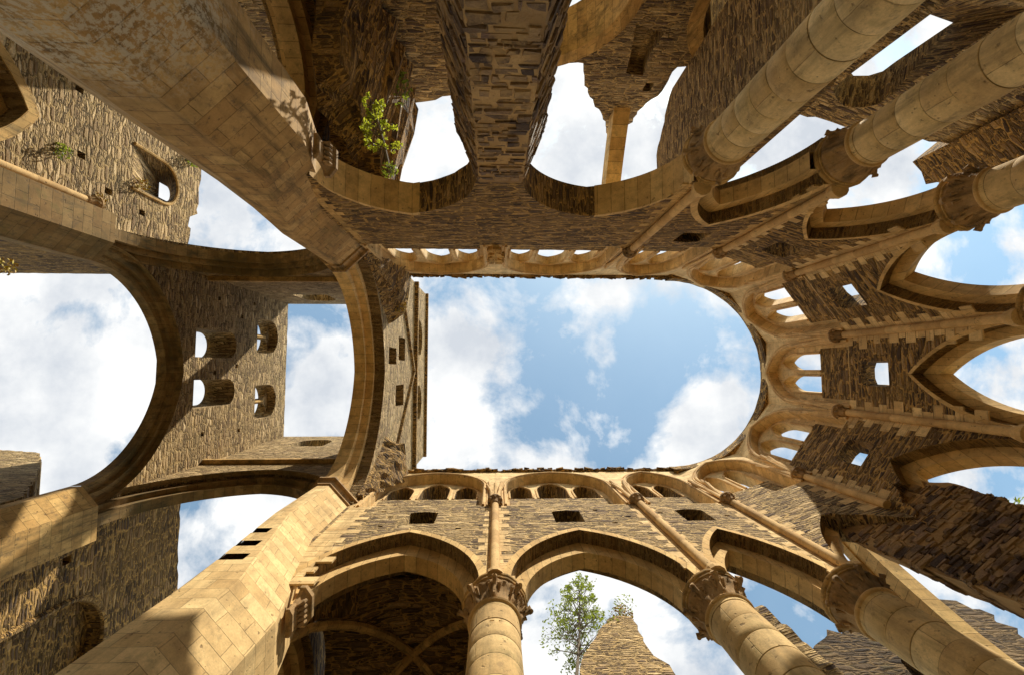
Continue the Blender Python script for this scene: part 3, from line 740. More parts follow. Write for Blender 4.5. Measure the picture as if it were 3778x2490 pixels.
# respond capitals carrying the first arcade arches
def respond(par, o_, x, y, s, lab):
    mb = MB(); n = 9; rows = []
    # half-octagonal corbel capital projecting east from the pier
    prof = [(0.01, 0), (.04, .03), (.04, .08), (.01, .12), (.02, .3), (.06, .45), (.11, .55), (.16, .58), (.16, .68), (0, .68)]
    base = [(0, -.02), (.12, -.02), (.2, .06), (.2, .34), (.12, .42), (0, .42)]
    nn = [(0, -1), (.4, -1), (1, -.4), (1, .4), (.4, 1), (0, 1)]
    for o1, dz in prof:
        rows.append([(x+b[0]*.35+n_[0]*o1-o_.x, y+s*(b[1]*.9+n_[1]*o1)-o_.y, 8.42+dz-o_.z) for b, n_ in zip(base, nn)])
    mb.grid(rows); mb.face(rows[-1]); mb.face(rows[0])
    for k_ in range(5):
        f = (k_+.5)/5; c = Vector((x+.14-o_.x, y+s*(-.05+.45*f)-o_.y, 8.42+.38-o_.z))
        mb.tube([c-Vector((.05, 0, .12)), c, c+Vector((.03, 0, .08))], [.02, .05, .035], 8)
    mb.build('respond_capital', 'carved', par)
respond(pNE, oNE, -3.62, YN+.15, 1, '')
respond(pSE, oSE, -3.40, YS-.15, -1, '')
# respond shafts under them (plain chamfered stone)
# square slots cut in the sunlit pier: deep open boxes lined with stone
mb = MB()
for z in (6.55, 7.05, 7.6):
    pass

def cross_arch(name_par, fr, ucen, a, half, zs=ZI, mat='voussoir', order=((1.17, 1.12), (1.085, 1.06), (1.0, 1.0)), h=3.35, dz=0, back=.3):
    'three-order crossing arch centred at depth 0 of its frame'
    cs = [arch(ucen-a*k1, ucen+a*k1, zs, h*k2, 22) for k1, k2 in order]
    ds = [half, half*.55, half*.24]
    seq = []
    for i, (c_, d_) in enumerate(zip(cs, ds)):
        seq.append((c_, -d_))
        if i < 2: seq.append((c_, -ds[i+1]))
    seq.append((cs[2], .24*.85))
    if back: seq += [(cs[1], .24*.85), (cs[1], back)]
    mb = MB(); ribbon(mb, fr, seq); mb.build('arch_moulding', mat, name_par)
    return cs

tw = thing('crossing_tower', 'square roofless rubble tower over the crossing, open to the sky on four great arches', 'tower')
TZ = 28.5
FE = Fr((-5.15, 0), (0, 1))          # u = y, n = -x : depth grows westwards
cE = cross_arch(tw, FE, .06, 3.36, .85, back=0)
FW = Fr((-12.4, 0), (0, 1))
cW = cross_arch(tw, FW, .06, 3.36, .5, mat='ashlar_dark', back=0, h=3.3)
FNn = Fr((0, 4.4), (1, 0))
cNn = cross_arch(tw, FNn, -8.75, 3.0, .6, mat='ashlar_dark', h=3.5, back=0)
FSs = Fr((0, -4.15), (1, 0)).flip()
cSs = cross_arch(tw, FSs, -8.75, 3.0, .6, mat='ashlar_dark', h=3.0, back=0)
def rect(u0, u1, z0, z1): return [(u0, z0), (u0, z1), (u1, z1), (u1, z0)]
def arched(u0, u1, z0, z1): return [(u0, z0)]+arch(u0, u1, z1-(u1-u0)/2*.98, (u1-u0)/2*1.0, 7)+[(u1, z0)]
def rgt(u0, u1, z): return rag([(u1, z), (u0, z)], .03, .35, z_only=True)
# east wall of the tower: outer face looks at the choir
mb = MB(); fr = FE
cc = cE[0]
slab(mb, fr, [(-4.65, ZI+.2)]+cc+[(5.15, ZI+.2)]+rgt(-4.65, 5.15, TZ),
     [rect(-1.5, -.45, 20.65, 22.1), rect(-.95, -.25, 18.8, 20.2), rect(.65, 1.62, 20.2, 21.9), arched(-2.8, -.8, 25.0, 27.2), arched(.85, 2.85, 25.0, 27.2)], -.845, .15)
mb.build('east_face', 'rubble_tower', tw)
# blocked backs of the east openings, roof crease and string course
mb = MB()
slab(mb, fr, [(-3, 18.6), (3, 18.6), (3, 24.5), (-3, 24.5)], (), .16, .3); mb.build('blocking', 'rubble_dark', tw)
mb = MB()
for (a, b) in (((-3.7, 20.9), (.05, 24.3)), ((.05, 24.3), (3.6, 20.0))):
    P0, P1 = fr.p(*a, -.90), fr.p(*b, -.90); d_ = (P1-P0); n_ = fr.n.cross(d_).normalized()
    mb.box((P0+P1)/2, d_/2, fr.n*.07, n_*.07)
mb.build('roof_crease', 'rubble_dark', tw)
mb = MB(); mb.box(fr.p(.25, 24.6, -.93), fr.t*4.95, fr.n*.11, Vector((0, 0, .12))); mb.box(fr.p(.25, TZ-.05, -.9), fr.t*4.95, fr.n*.09, Vector((0, 0, .1)))
mb.build('string_course', 'rubble_dark', tw)
def belfry(fr, u0, u1, z0, z1, d, par):
    mb = MB(); m_ = (u0+u1)/2; w_ = (u1-u0)
    l1 = light_hole(u0+.06, m_-.13, z0+.01, z1-.75, z1-.3); l2 = light_hole(m_+.13, u1-.06, z0+.01, z1-.75, z1-.3)
    o_ = [(u0-.1, z0)]+[(u1+.1, z0), (u1+.1, z1+.1), (u0-.1, z1+.1)]
    slab(mb, fr, o_, [l1, l2], d, d+.22); mb.build('belfry_tracery', 'rubble_tower', par)
    mb = MB(); P = fr.p(m_, z0, d-.05); mb.tube([P, P+Vector((0, 0, z1-z0-.75))], .08, 10); mb.build('colonnette', 'ashlar_old', par)
# west wall of the tower, inner face looks at the choir; the belfry stage is set back
mb = MB(); fr = FW; cc = cW[0]
slab(mb, fr, [(-4.1, ZI+.2)]+cc+[(4.1, ZI+.2), (4.1, 24.4), (-4.1, 24.4)], [arched(-1.75, -.55, 19.5, 22.5), arched(.4, 1.6, 19.5, 22.5)], 0, .22, pockets=[(a, b, .09, .1) for a, b in [(-3.2, 21.0), (-2.6, 22.9), (2.7, 20.2), (2.9, 23.0), (-.2, 22.6), (.1, 20.9), (-3.4, 24.0)]])
slab(mb, fr, [(-4.1, 19.3), (4.1, 19.3), (4.1, 24.4), (-4.1, 24.4)], [arched(-1.75, -.55, 19.5, 22.5), arched(.4, 1.6, 19.5, 22.5)], .222, 1.4)
mb.build('west_inner_face', 'rubble_tower', tw)
mb = MB()
slab(mb, fr, [(-4.6, 24.403), (4.6, 24.403)]+rgt(-4.6, 4.6, TZ), [arched(-2.78, -.92, 24.5, 27.3), arched(.8, 2.62, 24.5, 27.3)], .3, 1.3)
mb.build('belfry_wall', 'rubble_tower', tw)
belfry(fr, -2.78, -.92, 24.5, 27.3, .75, tw); belfry(fr, .8, 2.62, 24.5, 27.3, .75, tw)
belfry(FE, -2.8, -.8, 25.0, 27.2, -.35, tw); belfry(FE, .85, 2.85, 25.0, 27.2, -.35, tw)
# north and south tower walls
for nm, yy, ff, cc, zb in (('north_wall', 3.97, Fr((0, 3.97), (1, 0)), cNn[0], 0), ('south_wall', -4.02, Fr((0, -4.02), (1, 0)).flip(), cSs[0], 0)):
    mb = MB()
    slab(mb, ff, [(-13.6, ZI+.2)]+cc+[(-5.2, ZI+.2)]+rgt(-13.6, -5.2, TZ), [arched(-10.9, -9.1, 24.9, 27.1), arched(-7.9, -6.1, 24.9, 27.1)], 0, .5)
    mb.build(nm, 'rubble_tower', tw)
# gallery ledges above the transept arches
mb = MB(); mb.box((-9.0, 3.9, 20.4), Vector((3.6, 0, 0)), Vector((0, .12, 0)), Vector((0, 0, .10))); mb.build('gallery_ledge', 'ashlar_old', tw)
mb = MB(); mb.box((-9.0, -3.95, 20.2), Vector((3.6, 0, 0)), Vector((0, .12, 0)), Vector((0, 0, .10))); mb.build('gallery_ledge', 'ashlar_old', tw)

# broken vault webs in the west corners of the choir
def chunk(levels, mat, name, par=None, jit=.06, sub=3, seed=3):
    r = random.Random(seed); L2 = []
    for i in range(len(levels)-1):
        z0, A = levels[i]; z1, B = levels[i+1]
        for s_ in range(sub):
            f = s_/sub; L2.append((z0+(z1-z0)*f, [(a[0]+(b[0]-a[0])*f, a[1]+(b[1]-a[1])*f) for a, b in zip(A, B)]))
    L2.append(levels[-1])
    rows = []; 
    for z, A in L2:
        row = []
        for i in range(len(A)):
            a, b = A[i], A[(i+1) % len(A)]; n = max(1, int(math.hypot(b[0]-a[0], b[1]-a[1])/.25)) if False else 3
            for k_ in range(n):
                f = k_/n; row.append((a[0]+(b[0]-a[0])*f+r.uniform(-jit, jit), a[1]+(b[1]-a[1])*f+r.uniform(-jit, jit), z+r.uniform(-jit, jit)*.6))
        rows.append(row)
    mb = MB(); mb.grid(rows, None, True); mb.face(rows[0][::-1]); mb.face(rows[-1])
    return mb.build(name, mat, par)
for ys, sg, sd, nm in ((YS, 1, 5, 'shaded'), (YN, -1, 6, 'sunlit')):
    o = chunk([(14.9, [(-4.35, ys-.1*sg), (-4.35, ys+.12*sg), (-4.2, ys+.12*sg), (-4.1, ys-.1*sg)]),
               (16.4, [(-4.35, ys-.1*sg), (-4.35, ys+.6*sg), (-4.05, ys+.45*sg), (-3.85, ys-.1*sg)]),
               (17.6, [(-4.35, ys-.1*sg), (-4.35, ys+(1.5 if sg > 0 else 1.0)*sg), (-3.75, ys+(1.0 if sg > 0 else .7)*sg), (-3.5, ys-.1*sg)]),
               (18.6, [(-4.35, ys-.1*sg), (-4.35, ys+(2.0 if sg > 0 else 1.5)*sg), (-3.6, ys+(1.6 if sg > 0 else 1.1)*sg), (-3.35, ys-.1*sg)])], 'rubble_dark', 'vault_fragment', None, .07, 4, sd)
    tag(o, 'broken %s lump of rubble vaulting left in the corner between choir wall and tower arch' % nm, 'vault fragment')

# ------------------------------------------------------------------ transepts
def plain_wall(name, label, cat, fr, outline, holes, d0, d1, mat, group=None, extra=None):
    mb = MB(); slab(mb, fr, outline, holes, d0, d1)
    if extra:
        t_ = thing(name, label, cat, group); mb.build('masonry', mat, t_); return t_
    o_ = mb.build(name, mat); tag(o_, label, cat, group, 'thing'); return o_
FTW = Fr((-12.2, 0), (0, 1))
ast = arch(-8.5, -5.0, 9.1, 2.9, 12)
z_ = [(-4.5, 18.3), (-5.6, 18.55), (-5.7, 18.4), (-6.1, 18.5), (-6.3, 18.85), (-8.2, 19.0), (-9.5, 18.9), (-13, 18.5), (-20, 17.5)]
wst = thing('transept_wall', 'sun-striped slate rubble transept wall with a small splayed window and ferns, upper left', 'wall')
mb = MB(); win_f = arched(-7.55, -6.15, 15.5, 17.6); wb = [((p[0]+6.85)*.42-6.93, (p[1]-16.5)*.28+18.1) for p in win_f]
slab(mb, FTW, [(-4.5, -1.6), (-5.0, -1.6), (-5.0, 9.1)]+ast[::-1][1:-1]+[(-8.5, 9.1), (-8.5, -1.6), (-20, -1.6)]+rag(z_[::-1], .07, .25), [(win_f, wb)], 0, .8, pockets=[(a, b, .1, .13) for a, b in [(-5.6, 14.6), (-6.3, 13.6), (-8.2, 13.4), (-8.6, 15.1), (-9.6, 12.7), (-5.4, 16.0), (-10.2, 14.3)]])
mb.build('masonry', 'rubble_tower', wst)
mb = MB(); ribbon(mb, FTW, [(arch(-8.75, -4.75, 9.1, 3.2, 12), .02), (arch(-8.75, -4.75, 9.1, 3.2, 12), -.03), (ast, -.03), (ast, .5), ([(u+(.15 if u < -6.75 else -.15), z-.12) for u, z in ast], .5), ([(u+(.15 if u < -6.75 else -.15), z-.12) for u, z in ast], 1.3)])
for a in (-8.5, -5.0):
    s_ = 1 if a < -6 else -1
    mb.box(FTW.p(a-s_*.08, 3.7, .62), FTW.t*.12, FTW.n*.66, Vector((0, 0, 5.4)))
mb.build('arch_moulding', 'ashlar_old', wst)
# block arch filled behind by the dark nave aisle
shaft(wst, -12.1, -5.0, (1, 0), 10.6, 13.7, r=.12, fan=False)
mb = MB(); wf = arch(-7.62, -6.08, 16.9, .78, 8); mb.tube([FTW.p(u, z, -.01) for u, z in [(-7.62, 15.5)]+wf+[(-6.08, 15.5)]], .06, 6); mb.build('window_moulding', 'ashlar_old', wst)
mb = MB(); FTN = FTW
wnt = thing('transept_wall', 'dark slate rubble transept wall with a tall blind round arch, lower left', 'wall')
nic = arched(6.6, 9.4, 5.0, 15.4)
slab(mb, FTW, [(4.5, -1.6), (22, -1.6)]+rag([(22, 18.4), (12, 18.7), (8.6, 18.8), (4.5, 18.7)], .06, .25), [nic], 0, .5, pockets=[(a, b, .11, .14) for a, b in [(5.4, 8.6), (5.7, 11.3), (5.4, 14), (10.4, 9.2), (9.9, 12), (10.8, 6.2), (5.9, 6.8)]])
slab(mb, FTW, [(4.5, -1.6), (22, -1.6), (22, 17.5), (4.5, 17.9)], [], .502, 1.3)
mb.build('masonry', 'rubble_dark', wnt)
mb = MB(); mb.tube([FTW.p(u, z, 0) for u, z in nic], .09, 6); mb.build('niche_moulding', 'rubble_dark', wnt)
shaft(wnt, -12.1, 4.9, (1, 0), 8.6, 12.3, r=.12, fan=False)
def cut(obj, boxes):
    'cut real box-shaped holes into a mesh'
    mb = MB()
    for c, sx_, sy_, sz_ in boxes: mb.box(c, Vector((sx_, 0, 0)), Vector((0, sy_, 0)), Vector((0, 0, sz_)))
    k = mb.build('cutter', 'ashlar'); md = obj.modifiers.new('cut', 'BOOLEAN'); md.object = k; md.operation = 'DIFFERENCE'; md.solver = 'EXACT'
    k.parent = obj.parent
    bpy.context.view_layer.update(); dg = bpy.context.evaluated_depsgraph_get()
    me = bpy.data.meshes.new_from_object(obj.evaluated_get(dg)); obj.modifiers.clear(); obj.data = me
    bpy.data.objects.remove(k)
cut(sh1, CHIP)
sh_ = [c_ for c_ in pNE.children if c_.name.startswith('pier_shaft')][0]
cut(sh_, [((x_-oNE.x, 3.43-oNE.y, z_-oNE.z), w_, .22, .14) for x_, z_, w_ in ((-5.25, 10.37, .40), (-5.12, 9.63, .42), (-5.05, 8.96, .46))])

# transept east arches into the aisles, just beyond the crossing piers
def aisle_arch(label, fr, u0, u1, mat, zt=2.55):
    t_ = thing('aisle_arch', label, 'arch'); s_ = 1
    c = arch(u0, u1, 9.1, zt, 14); c2 = arch(u0+.25, u1-.25, 9.1, zt-.3, 14); c3 = arch(u0+.5, u1-.5, 9.1, zt-.6, 14)
    mb = MB(); ribbon(mb, fr, [(c, 0), (c, .2), (c2, .2), (c2, .4), (c3, .4), (c3, .8), (c2, .8), (c2, 1.0), (c, 1.0), (c, 1.2)])
    mb.build('arch_moulding', 'voussoir' if mat == 'rubble' else 'voussoir', t_)
    mb = MB(); b = arch(u0-.02, u1+.02, 9.1, zt+.02, 14)
    slab(mb, fr, [(u0-.6, 9.1)]+c+[(u1+.6, 9.1), (u1+.6, 12.6)]+rag([(u1+.6, 12.6), (u0-.6, 12.4)], .1, .3)[1:], [], .002, 1.2); mb.build('spandrel', mat, t_)
    return t_
FAS = Fr((-4.3, 0), (0, 1))
aisle_arch('heavy moulded arch curving from the top edge to the shaded crossing pier', FAS, -9.0, -4.75, 'rubble_dark')
aisle_arch('moulded arch of the north aisle hidden behind the sunlit crossing pier', FAS, 4.95, 9.2, 'rubble_dark')

plain_wall('transept_wall', 'rubble transept end wall between the shaded crossing pier and the moulded aisle arch', 'wall', Fr((0, -11.0), (1, 0)).flip(), [(-13.2, -1.6), (-3.2, -1.6)]+rag([(-3.2, 18.4), (-7.5, 18.2), (-9.2, 17.7), (-13.2, 18.6)], .06, .3), [arched(-10.6, -6.4, 3, 12.5)], 0, 1.2, 'rubble')

# ------------------------------------------------------------------ nave walls far left
FNS = Fr((0, -3.85), (1, 0)).flip(); FNN = Fr((0, 3.5), (1, 0))
plain_wall('nave_wall', 'dark nave wall top running along the left edge above the white cloud', 'wall', FNS, [(-40, -1.6), (-13.6, -1.6)]+rag([(-13.6, 18.9), (-40, 18.9)], .06, .3, z_only=True), [], 0, 1.1, 'rubble_dark')
NSTUB = 1

# ------------------------------------------------------------------ north aisle bay with its rib vault
def vault(label, x0, x1, y0, y1, zs, zc_, matw, hole=None):
    t_ = thing('aisle_vault', label, 'vault'); n = 14; rows = []
    def zf(s_, t__):
        # groin vault of two pointed barrels
        def b(q_): return (1-abs(2*q_-1)**2.2)**.5 if abs(2*q_-1) < 1 else 0
        return zs+(zc_-zs)*max(b(s_), b(t__))*(.94+.06*(1-max(abs(2*s_-1), abs(2*t__-1))))
    for i in range(n+1):
        rows.append([(x0+(x1-x0)*i/n, y0+(y1-y0)*j/n, zf(i/n, j/n)) for j in range(n+1)])
    mb = MB(); mb.grid(rows); top = [[(p_[0], p_[1], p_[2]+.35) for p_ in r_] for r_ in rows]; mb.grid(top)
    mb.build('vault_web', matw, t_)
    for a, b in (((0, 0), (1, 1)), ((0, 1), (1, 0))):
        mb = MB(); pts = []
        for i in range(17):
            f = i/16; s_ = a[0]+(b[0]-a[0])*f; q_ = a[1]+(b[1]-a[1])*f
            pts.append((x0+(x1-x0)*s_, y0+(y1-y0)*q_, zs+(zc_-zs)*math.sin(math.pi*f)**.62*1.0-.03))
        mb.tube(pts, .10, 6); mb.build('vault_rib', 'ashlar_old', t_)
    return t_
vault('shadowed rib vault of the north aisle bay beside the sunlit crossing pier', -4.1, .1, 5.1, 8.9, 9.1, 12.0, 'rubble_dark')
FON = Fr((0, 8.9), (1, 0))
plain_wall('aisle_wall', 'dark outer wall of the vaulted north aisle bay', 'wall', FON, [(-4.3, -1.6), (.4, -1.6)]+rag([(.4, 12.6), (-1, 13.0), (-4.3, 12.8)], .1, .3), [arched(-3.3, -1.2, 2.0, 7.4)], 0, 1.0, 'rubble_dark')
FOE = Fr((.05, 0), (0, 1))
plain_wall('cross_wall', 'rubble cross wall closing the vaulted aisle bay behind the chipped column', 'wall', FOE, [(5.35, 9.3), (8.9, 9.3)]+rag([(8.9, 13), (5.35, 12.8)], .1, .3), [], -.3, .3, 'rubble_dark')

# buttress heads standing on the outer walls, from the outline seen against the sky
def traced(name, label, cat, fr, px, d0, d1, mat, group=None, jit=.05, ov=True):
    pts = [fr.px(x_*(K if ov else 1), y_*(K if ov else 1), d0) for x_, y_ in px]
    ch = rag(pts+[pts[0]], jit, .22)[:-1]
    return plain_wall(name, label, cat, fr, ch, [], d0, d1, mat, group)
traced('nave_wall', 'ragged sunlit stub of nave wall at the left edge', 'wall', FNN, [(-160, 1044), (0, 1044), (86, 1049), (92, 1062), (88, 1092), (80, 1110), (60, 1150), (-160, 1210)], 0, 1.6, 'rubble_tower', None, .1)
FBN = Fr((0, 8.6), (1, 0))
traced('gable_fragment', 'pointed ruined gable of slate rubble with tufts on its tip, beyond the sapling', 'ruined gable', FBN,
       [(1348, 1640), (1350, 1545), (1362, 1512), (1388, 1470), (1410, 1438), (1428, 1428), (1466, 1430), (1480, 1452), (1494, 1488), (1520, 1520), (1556, 1545), (1568, 1570), (1580, 1640)], 0, 1.3, 'rubble')
FXN = Fr((7.6, 0), (0, 1))
mb = MB()
FCN = Fr((6.9, 0), (0, 1)).flip()
plain_wall('cross_wall', 'tall thin rubble cross wall with a lit ragged edge behind the second sunlit column', 'wall', Fr((5.75, 0), (.35, 1)),
           [(7.6, -1.6), (12, -1.6)]+rag([(12, 12), (10.4, 13.2), (9, 14), (7.7, 14.6), (7.6, 10)], .1, .3), [], 0, .9, 'rubble')
FBS = Fr((0, -9.0), (1, 0)).flip()
so = thing('ambulatory_wall', 'warm rubble outer wall with a tapering broken buttress head, top centre', 'wall')
mb = MB()
P = lambda *a: [FBS.px(x_*K, y_*K) for x_, y_ in a]
out_ = rag(P((1290, 148), (1357, 146), (1359, 200), (1380, 240), (1408, 285), (1412, 315)), .05, .2)+rag(P((1470, 285), (1490, 250), (1540, 215), (1548, 190), (1575, 155), (1650, 148), (1650, 60)), .06, .2)
lo_ = [FBS.px(1290*K, 60*K)]
w1 = arch(-.4, 3.3, 10.0, 2.75, 11); w2 = arch(5.2, 8.6, 10.2, 2.7, 11)
slab(mb, FBS, [(-.9, -1.6), (9.3, -1.6), (9.3, 13.9)]+out_[::-1][1:]+[(-.9, 13.6)], [[(-.4, 1.0)]+w1+[(3.3, 1.0)], [(5.2, 1.0)]+w2+[(8.6, 1.0)]], 0, 1.3, pockets=[(4.85, 13.95, .13, .2), [(3.65, 11.3), (3.85, 12.5), (3.95, 13.3), (4.5, 13.4), (4.4, 12.4), (4.5, 11.6)]])
mb.build('masonry', 'rubble', so)
mb = MB(); 
for w_, a, b in ((w1, -.4, 3.3), (w2, 5.2, 8.6)):
    mb = MB()
    bg_ = [(u+(-.3 if u < (a+b)/2 else .3), z+.3) for u, z in w_]
    full = [(a, 1.0)]+w_+[(b, 1.0)]; fb = [(a-.3, 1.0)]+bg_+[(b+.3, 1.0)]
    full = [(p_[0]+(.012 if p_[0] < (a+b)/2 else -.012), p_[1]-.012) for p_ in full]
    ribbon(mb, FBS, [(fb, .01), (fb, -.03), (full, -.03), (full, 1.32)]); mb.build('arch_moulding', 'ashlar_old', so)
# flying buttress rib
mb = MB(); pts = []
for i in range(15):
    f = i/14; pts.append((4.35, -9.3+4.5*f, 14.9+1.9*math.sin(f*1.5)+.5*f))
rows = []
for x_, y_, z in pts: rows.append([(x_-.28, y_, z), (x_+.28, y_, z), (x_+.28, y_, z+.8), (x_-.28, y_, z+.8)])
mb.grid(rows, None, True)
o = mb.build('flying_buttress', 'voussoir'); tag(o, 'slender flying buttress rib of cut stone crossing the bright sky beside the rubble pier', 'flying buttress')
mb = MB(); rows = []
for i in range(15):
    f = i/14; y_ = 9.0-4.0*f; z = 14.9+1.9*math.sin(f*1.5)+.5*f
    rows.append([(7.05, y_, z), (7.5, y_, z), (7.5, y_, z+.7), (7.05, y_, z+.7)])

# south aisle: broken vault over the first bay
o = chunk([(9.6, [(-3.9, -8.8), (-3.9, -5.9), (-3.4, -6.6), (-2.9, -8.8)]),
           (11.2, [(-3.9, -8.8), (-3.9, -5.3), (-3.1, -5.7), (-2.5, -8.6)]),
           (12.4, [(-3.9, -8.8), (-3.9, -5.0), (-2.95, -5.0), (-2.35, -8.4)]),
           (13.6, [(-3.9, -8.8), (-3.9, -5.0), (-3.0, -5.0), (-2.35, -8.0)])], 'rubble_dark', 'vault_fragment', None, .12, 5, 11)
tag(o, 'dark broken aisle vault with a birch sapling, left of the rubble pier', 'vault fragment')
FSA = Fr((0, -8.8), (1, 0)).flip()
plain_wall('aisle_wall', 'warm rubble outer wall of the south aisle behind the broken vault', 'wall', FSA, [(-3.9, -1.6), (-.4, -1.6), (-.4, 13.7)]+rag([(-.4, 13.7), (-2.3, 14.7), (-3.9, 15.2)], .06, .3)[1:], [], 0, 1.0, 'rubble')
# rubble wall between bays beyond the thick shaded column
plain_wall('cross_wall', 'bright-edged rubble cross wall behind the thick shaded column', 'wall', Fr((5.65, 0), (0, -1)),
           [(5.6, 8.5), (9.0, 3.0)]+rag([(9.0, 14), (7.6, 15.6), (6.4, 15.4), (5.5, 12)], .1, .25), [], 0, 1.0, 'rubble')
# ring of ruined chapels round the apse
def ring_wall(label, a0, a1, r, tops, mat, win=None, z0=-1.6, px=None):
    A, B = AV(a0, r), AV(a1, r); fr = Fr(A, (B[0]-A[0], B[1]-A[1])); Lw = math.hypot(B[0]-A[0], B[1]-A[1])
    if fr.n.dot(Vector((A[0], A[1], 0))-AC) < 0: fr.flip()
    t_ = thing('chapel_wall', label, 'wall', 'ruined chapel walls round the apse'); mb = MB()
    holes = [light_hole(*[w_*Lw if i < 2 else w_ for i, w_ in enumerate(win)])] if win else []
    if px:
        hb = [fr.px(x_*K, y_*K, 1.0) for x_, y_ in px]; zm = max(z for u, z in hb); um = sum(u for u, z in hb)/len(hb)
        hb = [(um+(u-um)*1.35, z+(.25 if z > zm-1 else 0)) for u, z in hb]; holes = [([(um+(u-um)*1.25, z-(1.6 if z < zm-1 else .1)) for u, z in hb], hb)]; win = None
    slab(mb, fr, [(0, z0), (Lw, z0)]+rag([(f*Lw, z) for f, z in tops[::-1]], .09, .25), holes, 0, 1.0)
    mb.build('masonry', mat, t_)
    if win:
        c = holes[0]; m_ = (c[0][0]+c[-1][0])/2
        if px: c = [(m_+(u-m_)*.99, z) for u, z in c]
        b = [(m_+(u-m_)*1.45, z+(.35 if z > win[3] else 0)) for u, z in c]
        mb = MB(); ribbon(mb, fr, [(b, .01), (b, -.02), (c, -.02), (c, .9)]); mb.build('window_surround', 'voussoir', t_)
    return t_
ring_wall('shaded chapel wall with a tall lancet open to the sky, top right', -90, -46, 8.0, [(0, 12.6), (.15, 12.4), (.35, 12.3), (.5, 12.2), (.62, 11.9), (1, 11.0)], 'rubble', None, px=[(2130, 24), (2040, 90), (1995, 128), (1993, 150), (2000, 163), (2030, 160), (2060, 148), (2090, 125), (2200, 48)])
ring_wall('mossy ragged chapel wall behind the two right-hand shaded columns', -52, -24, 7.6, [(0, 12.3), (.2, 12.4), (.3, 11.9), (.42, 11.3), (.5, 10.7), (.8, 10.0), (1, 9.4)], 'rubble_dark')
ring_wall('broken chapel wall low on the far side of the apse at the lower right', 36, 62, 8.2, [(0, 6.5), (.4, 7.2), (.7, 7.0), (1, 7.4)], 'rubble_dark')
# rubble pier standing in place of the missing apse column
r_ = math.radians(54); er = Vector((math.cos(r_), math.sin(r_), 0)); et = Vector((-er.y, er.x, 0))
def q4(w0, w1, a, b):
    return [tuple((AC+er*a+et*w1)[:2]), tuple((AC+er*b+et*w1*.55)[:2]), tuple((AC+er*b-et*w0*.8)[:2]), tuple((AC+er*a-et*w0)[:2])]
o = chunk([(-1.6, q4(1.2, .85, 4.0, 5.4)), (2, q4(1.15, .85, 4.0, 5.3)), (5, q4(1.1, .85, 4.03, 5.25)), (7.5, q4(1.05, .85, 4.03, 5.2)), (9.3, q4(1.15, 1.05, 4.03, 5.1)), (10.4, q4(1.3, 1.25, 4.0, 5.0)), (11.2, q4(1.05, 1.2, 4.0, 4.75)), (12.4, q4(.6, .7, 4.05, 4.6))], 'mortar', 'rubble_pier', None, .02, 6, 31)
ms_ = MB(); rs_ = random.Random(8)
for z0_, z1_, w0_, w1_, b_ in ((-1.6, 3.5, 1.17, .86, 5.34), (3.5, 7.0, 1.1, .86, 5.24), (7.0, 8.4, 1.1, .87, 5.16), (8.4, 9.3, 1.12, .97, 5.12), (9.3, 10.4, 1.22, 1.15, 5.05), (10.4, 11.2, 1.1, 1.2, 4.85)):
    qq = q4(w0_, w1_, 4.0, b_)
    lay_stones(ms_, qq[0], qq[3], z0_, z1_, -er, rs_, proud=(.0, .05)); lay_stones(ms_, qq[1], qq[0], z0_, z1_, et, rs_, proud=(0, .05)); lay_stones(ms_, qq[2], qq[3], z0_, z1_, -et, rs_, proud=(0, .05))
of_ = len(o.data.vertices); vs = [tuple(v_.co) for v_ in o.data.vertices]; fs = [list(p_.vertices) for p_ in o.data.polygons]
mj = MB(); mj.v = vs+ms_.v; mj.f = fs+[[i_+of_ for i_ in f_] for f_ in ms_.f]; mj.uv = [None]*len(mj.f); mj.mi = [0]*len(fs)+ms_.mi
bpy.data.objects.remove(o); o = mj.build('rubble_pier', ['mortar', 'stone'])
tag(o, 'massive broken rubble pier where an apse column is missing, at the lower right', 'pier', None, 'thing')
# aisle ribs that spring from the last sunlit column
def rib(label, p0, p1, zs, h, w, t__, mat='voussoir', f0=0, f1=1):
    mb = MB(); rows = []; d_ = Vector((p1[0]-p0[0], p1[1]-p0[1], 0)); n_ = Vector((-d_.y, d_.x, 0)).normalized()
    for i in range(17):
        f = f0+(f1-f0)*i/16; P_ = Vector((p0[0], p0[1], 0))+d_*f; z = zs+h*math.sin(math.pi*f)**.7 if 0 < f < 1 else zs
        rows.append([(P_.x+n_.x*s_*w, P_.y+n_.y*s_*w, z+k_) for s_, k_ in ((-1, 0), (1, 0), (1, t__), (-1, t__))])
    mb.grid(rows, None, True); o_ = mb.build('vault_rib', mat); tag(o_, label, 'rib'); return o_
jp = thing('broken_arch', 'narrow upright of cut stone standing alone against the sky between the last sunlit column and the hanging rubble', 'arch')
jp['label'] = 'slim broken cut-stone arch limb against the sky beside the massive rubble pier'
pth = [(11.25, 4.9, 15.2), (11.2, 5.4, 14.0), (11.2, 5.75, 13.1), (11.2, 6.06, 12.2), (11.2, 6.42, 11.1), (11.2, 6.7, 10.0), (11.2, 7.0, 8.2), (11.2, 7.15, 6), (11.2, 7.2, -1.6)]
for nm_, off, wx, wy, mt in (('arch_rib', 0, .24, .24, 'voussoir'), ('wall_strip', -.34, .10, .10, 'ashlar_old')):
    mb = MB(); rows = []; uvs = []; L_ = 0; pv = None
    for x_, y_, z in pth:
        if pv: L_ += (Vector(pv)-Vector((x_, y_, z))).length
        pv = (x_, y_, z); c_ = Vector((x_+off*.6, y_-off, z-off*.2)); rows.append([c_+Vector((a*wx, b*wy, b*.1)) for a, b in ((-1, -1), (1, -1), (1, 1), (-1, 1))]); uvs.append([(k_*.4, L_) for k_ in range(4)])
    mb.grid(rows, uvs, True); mb.face(rows[0]); mb.build(nm_, mt, jp)
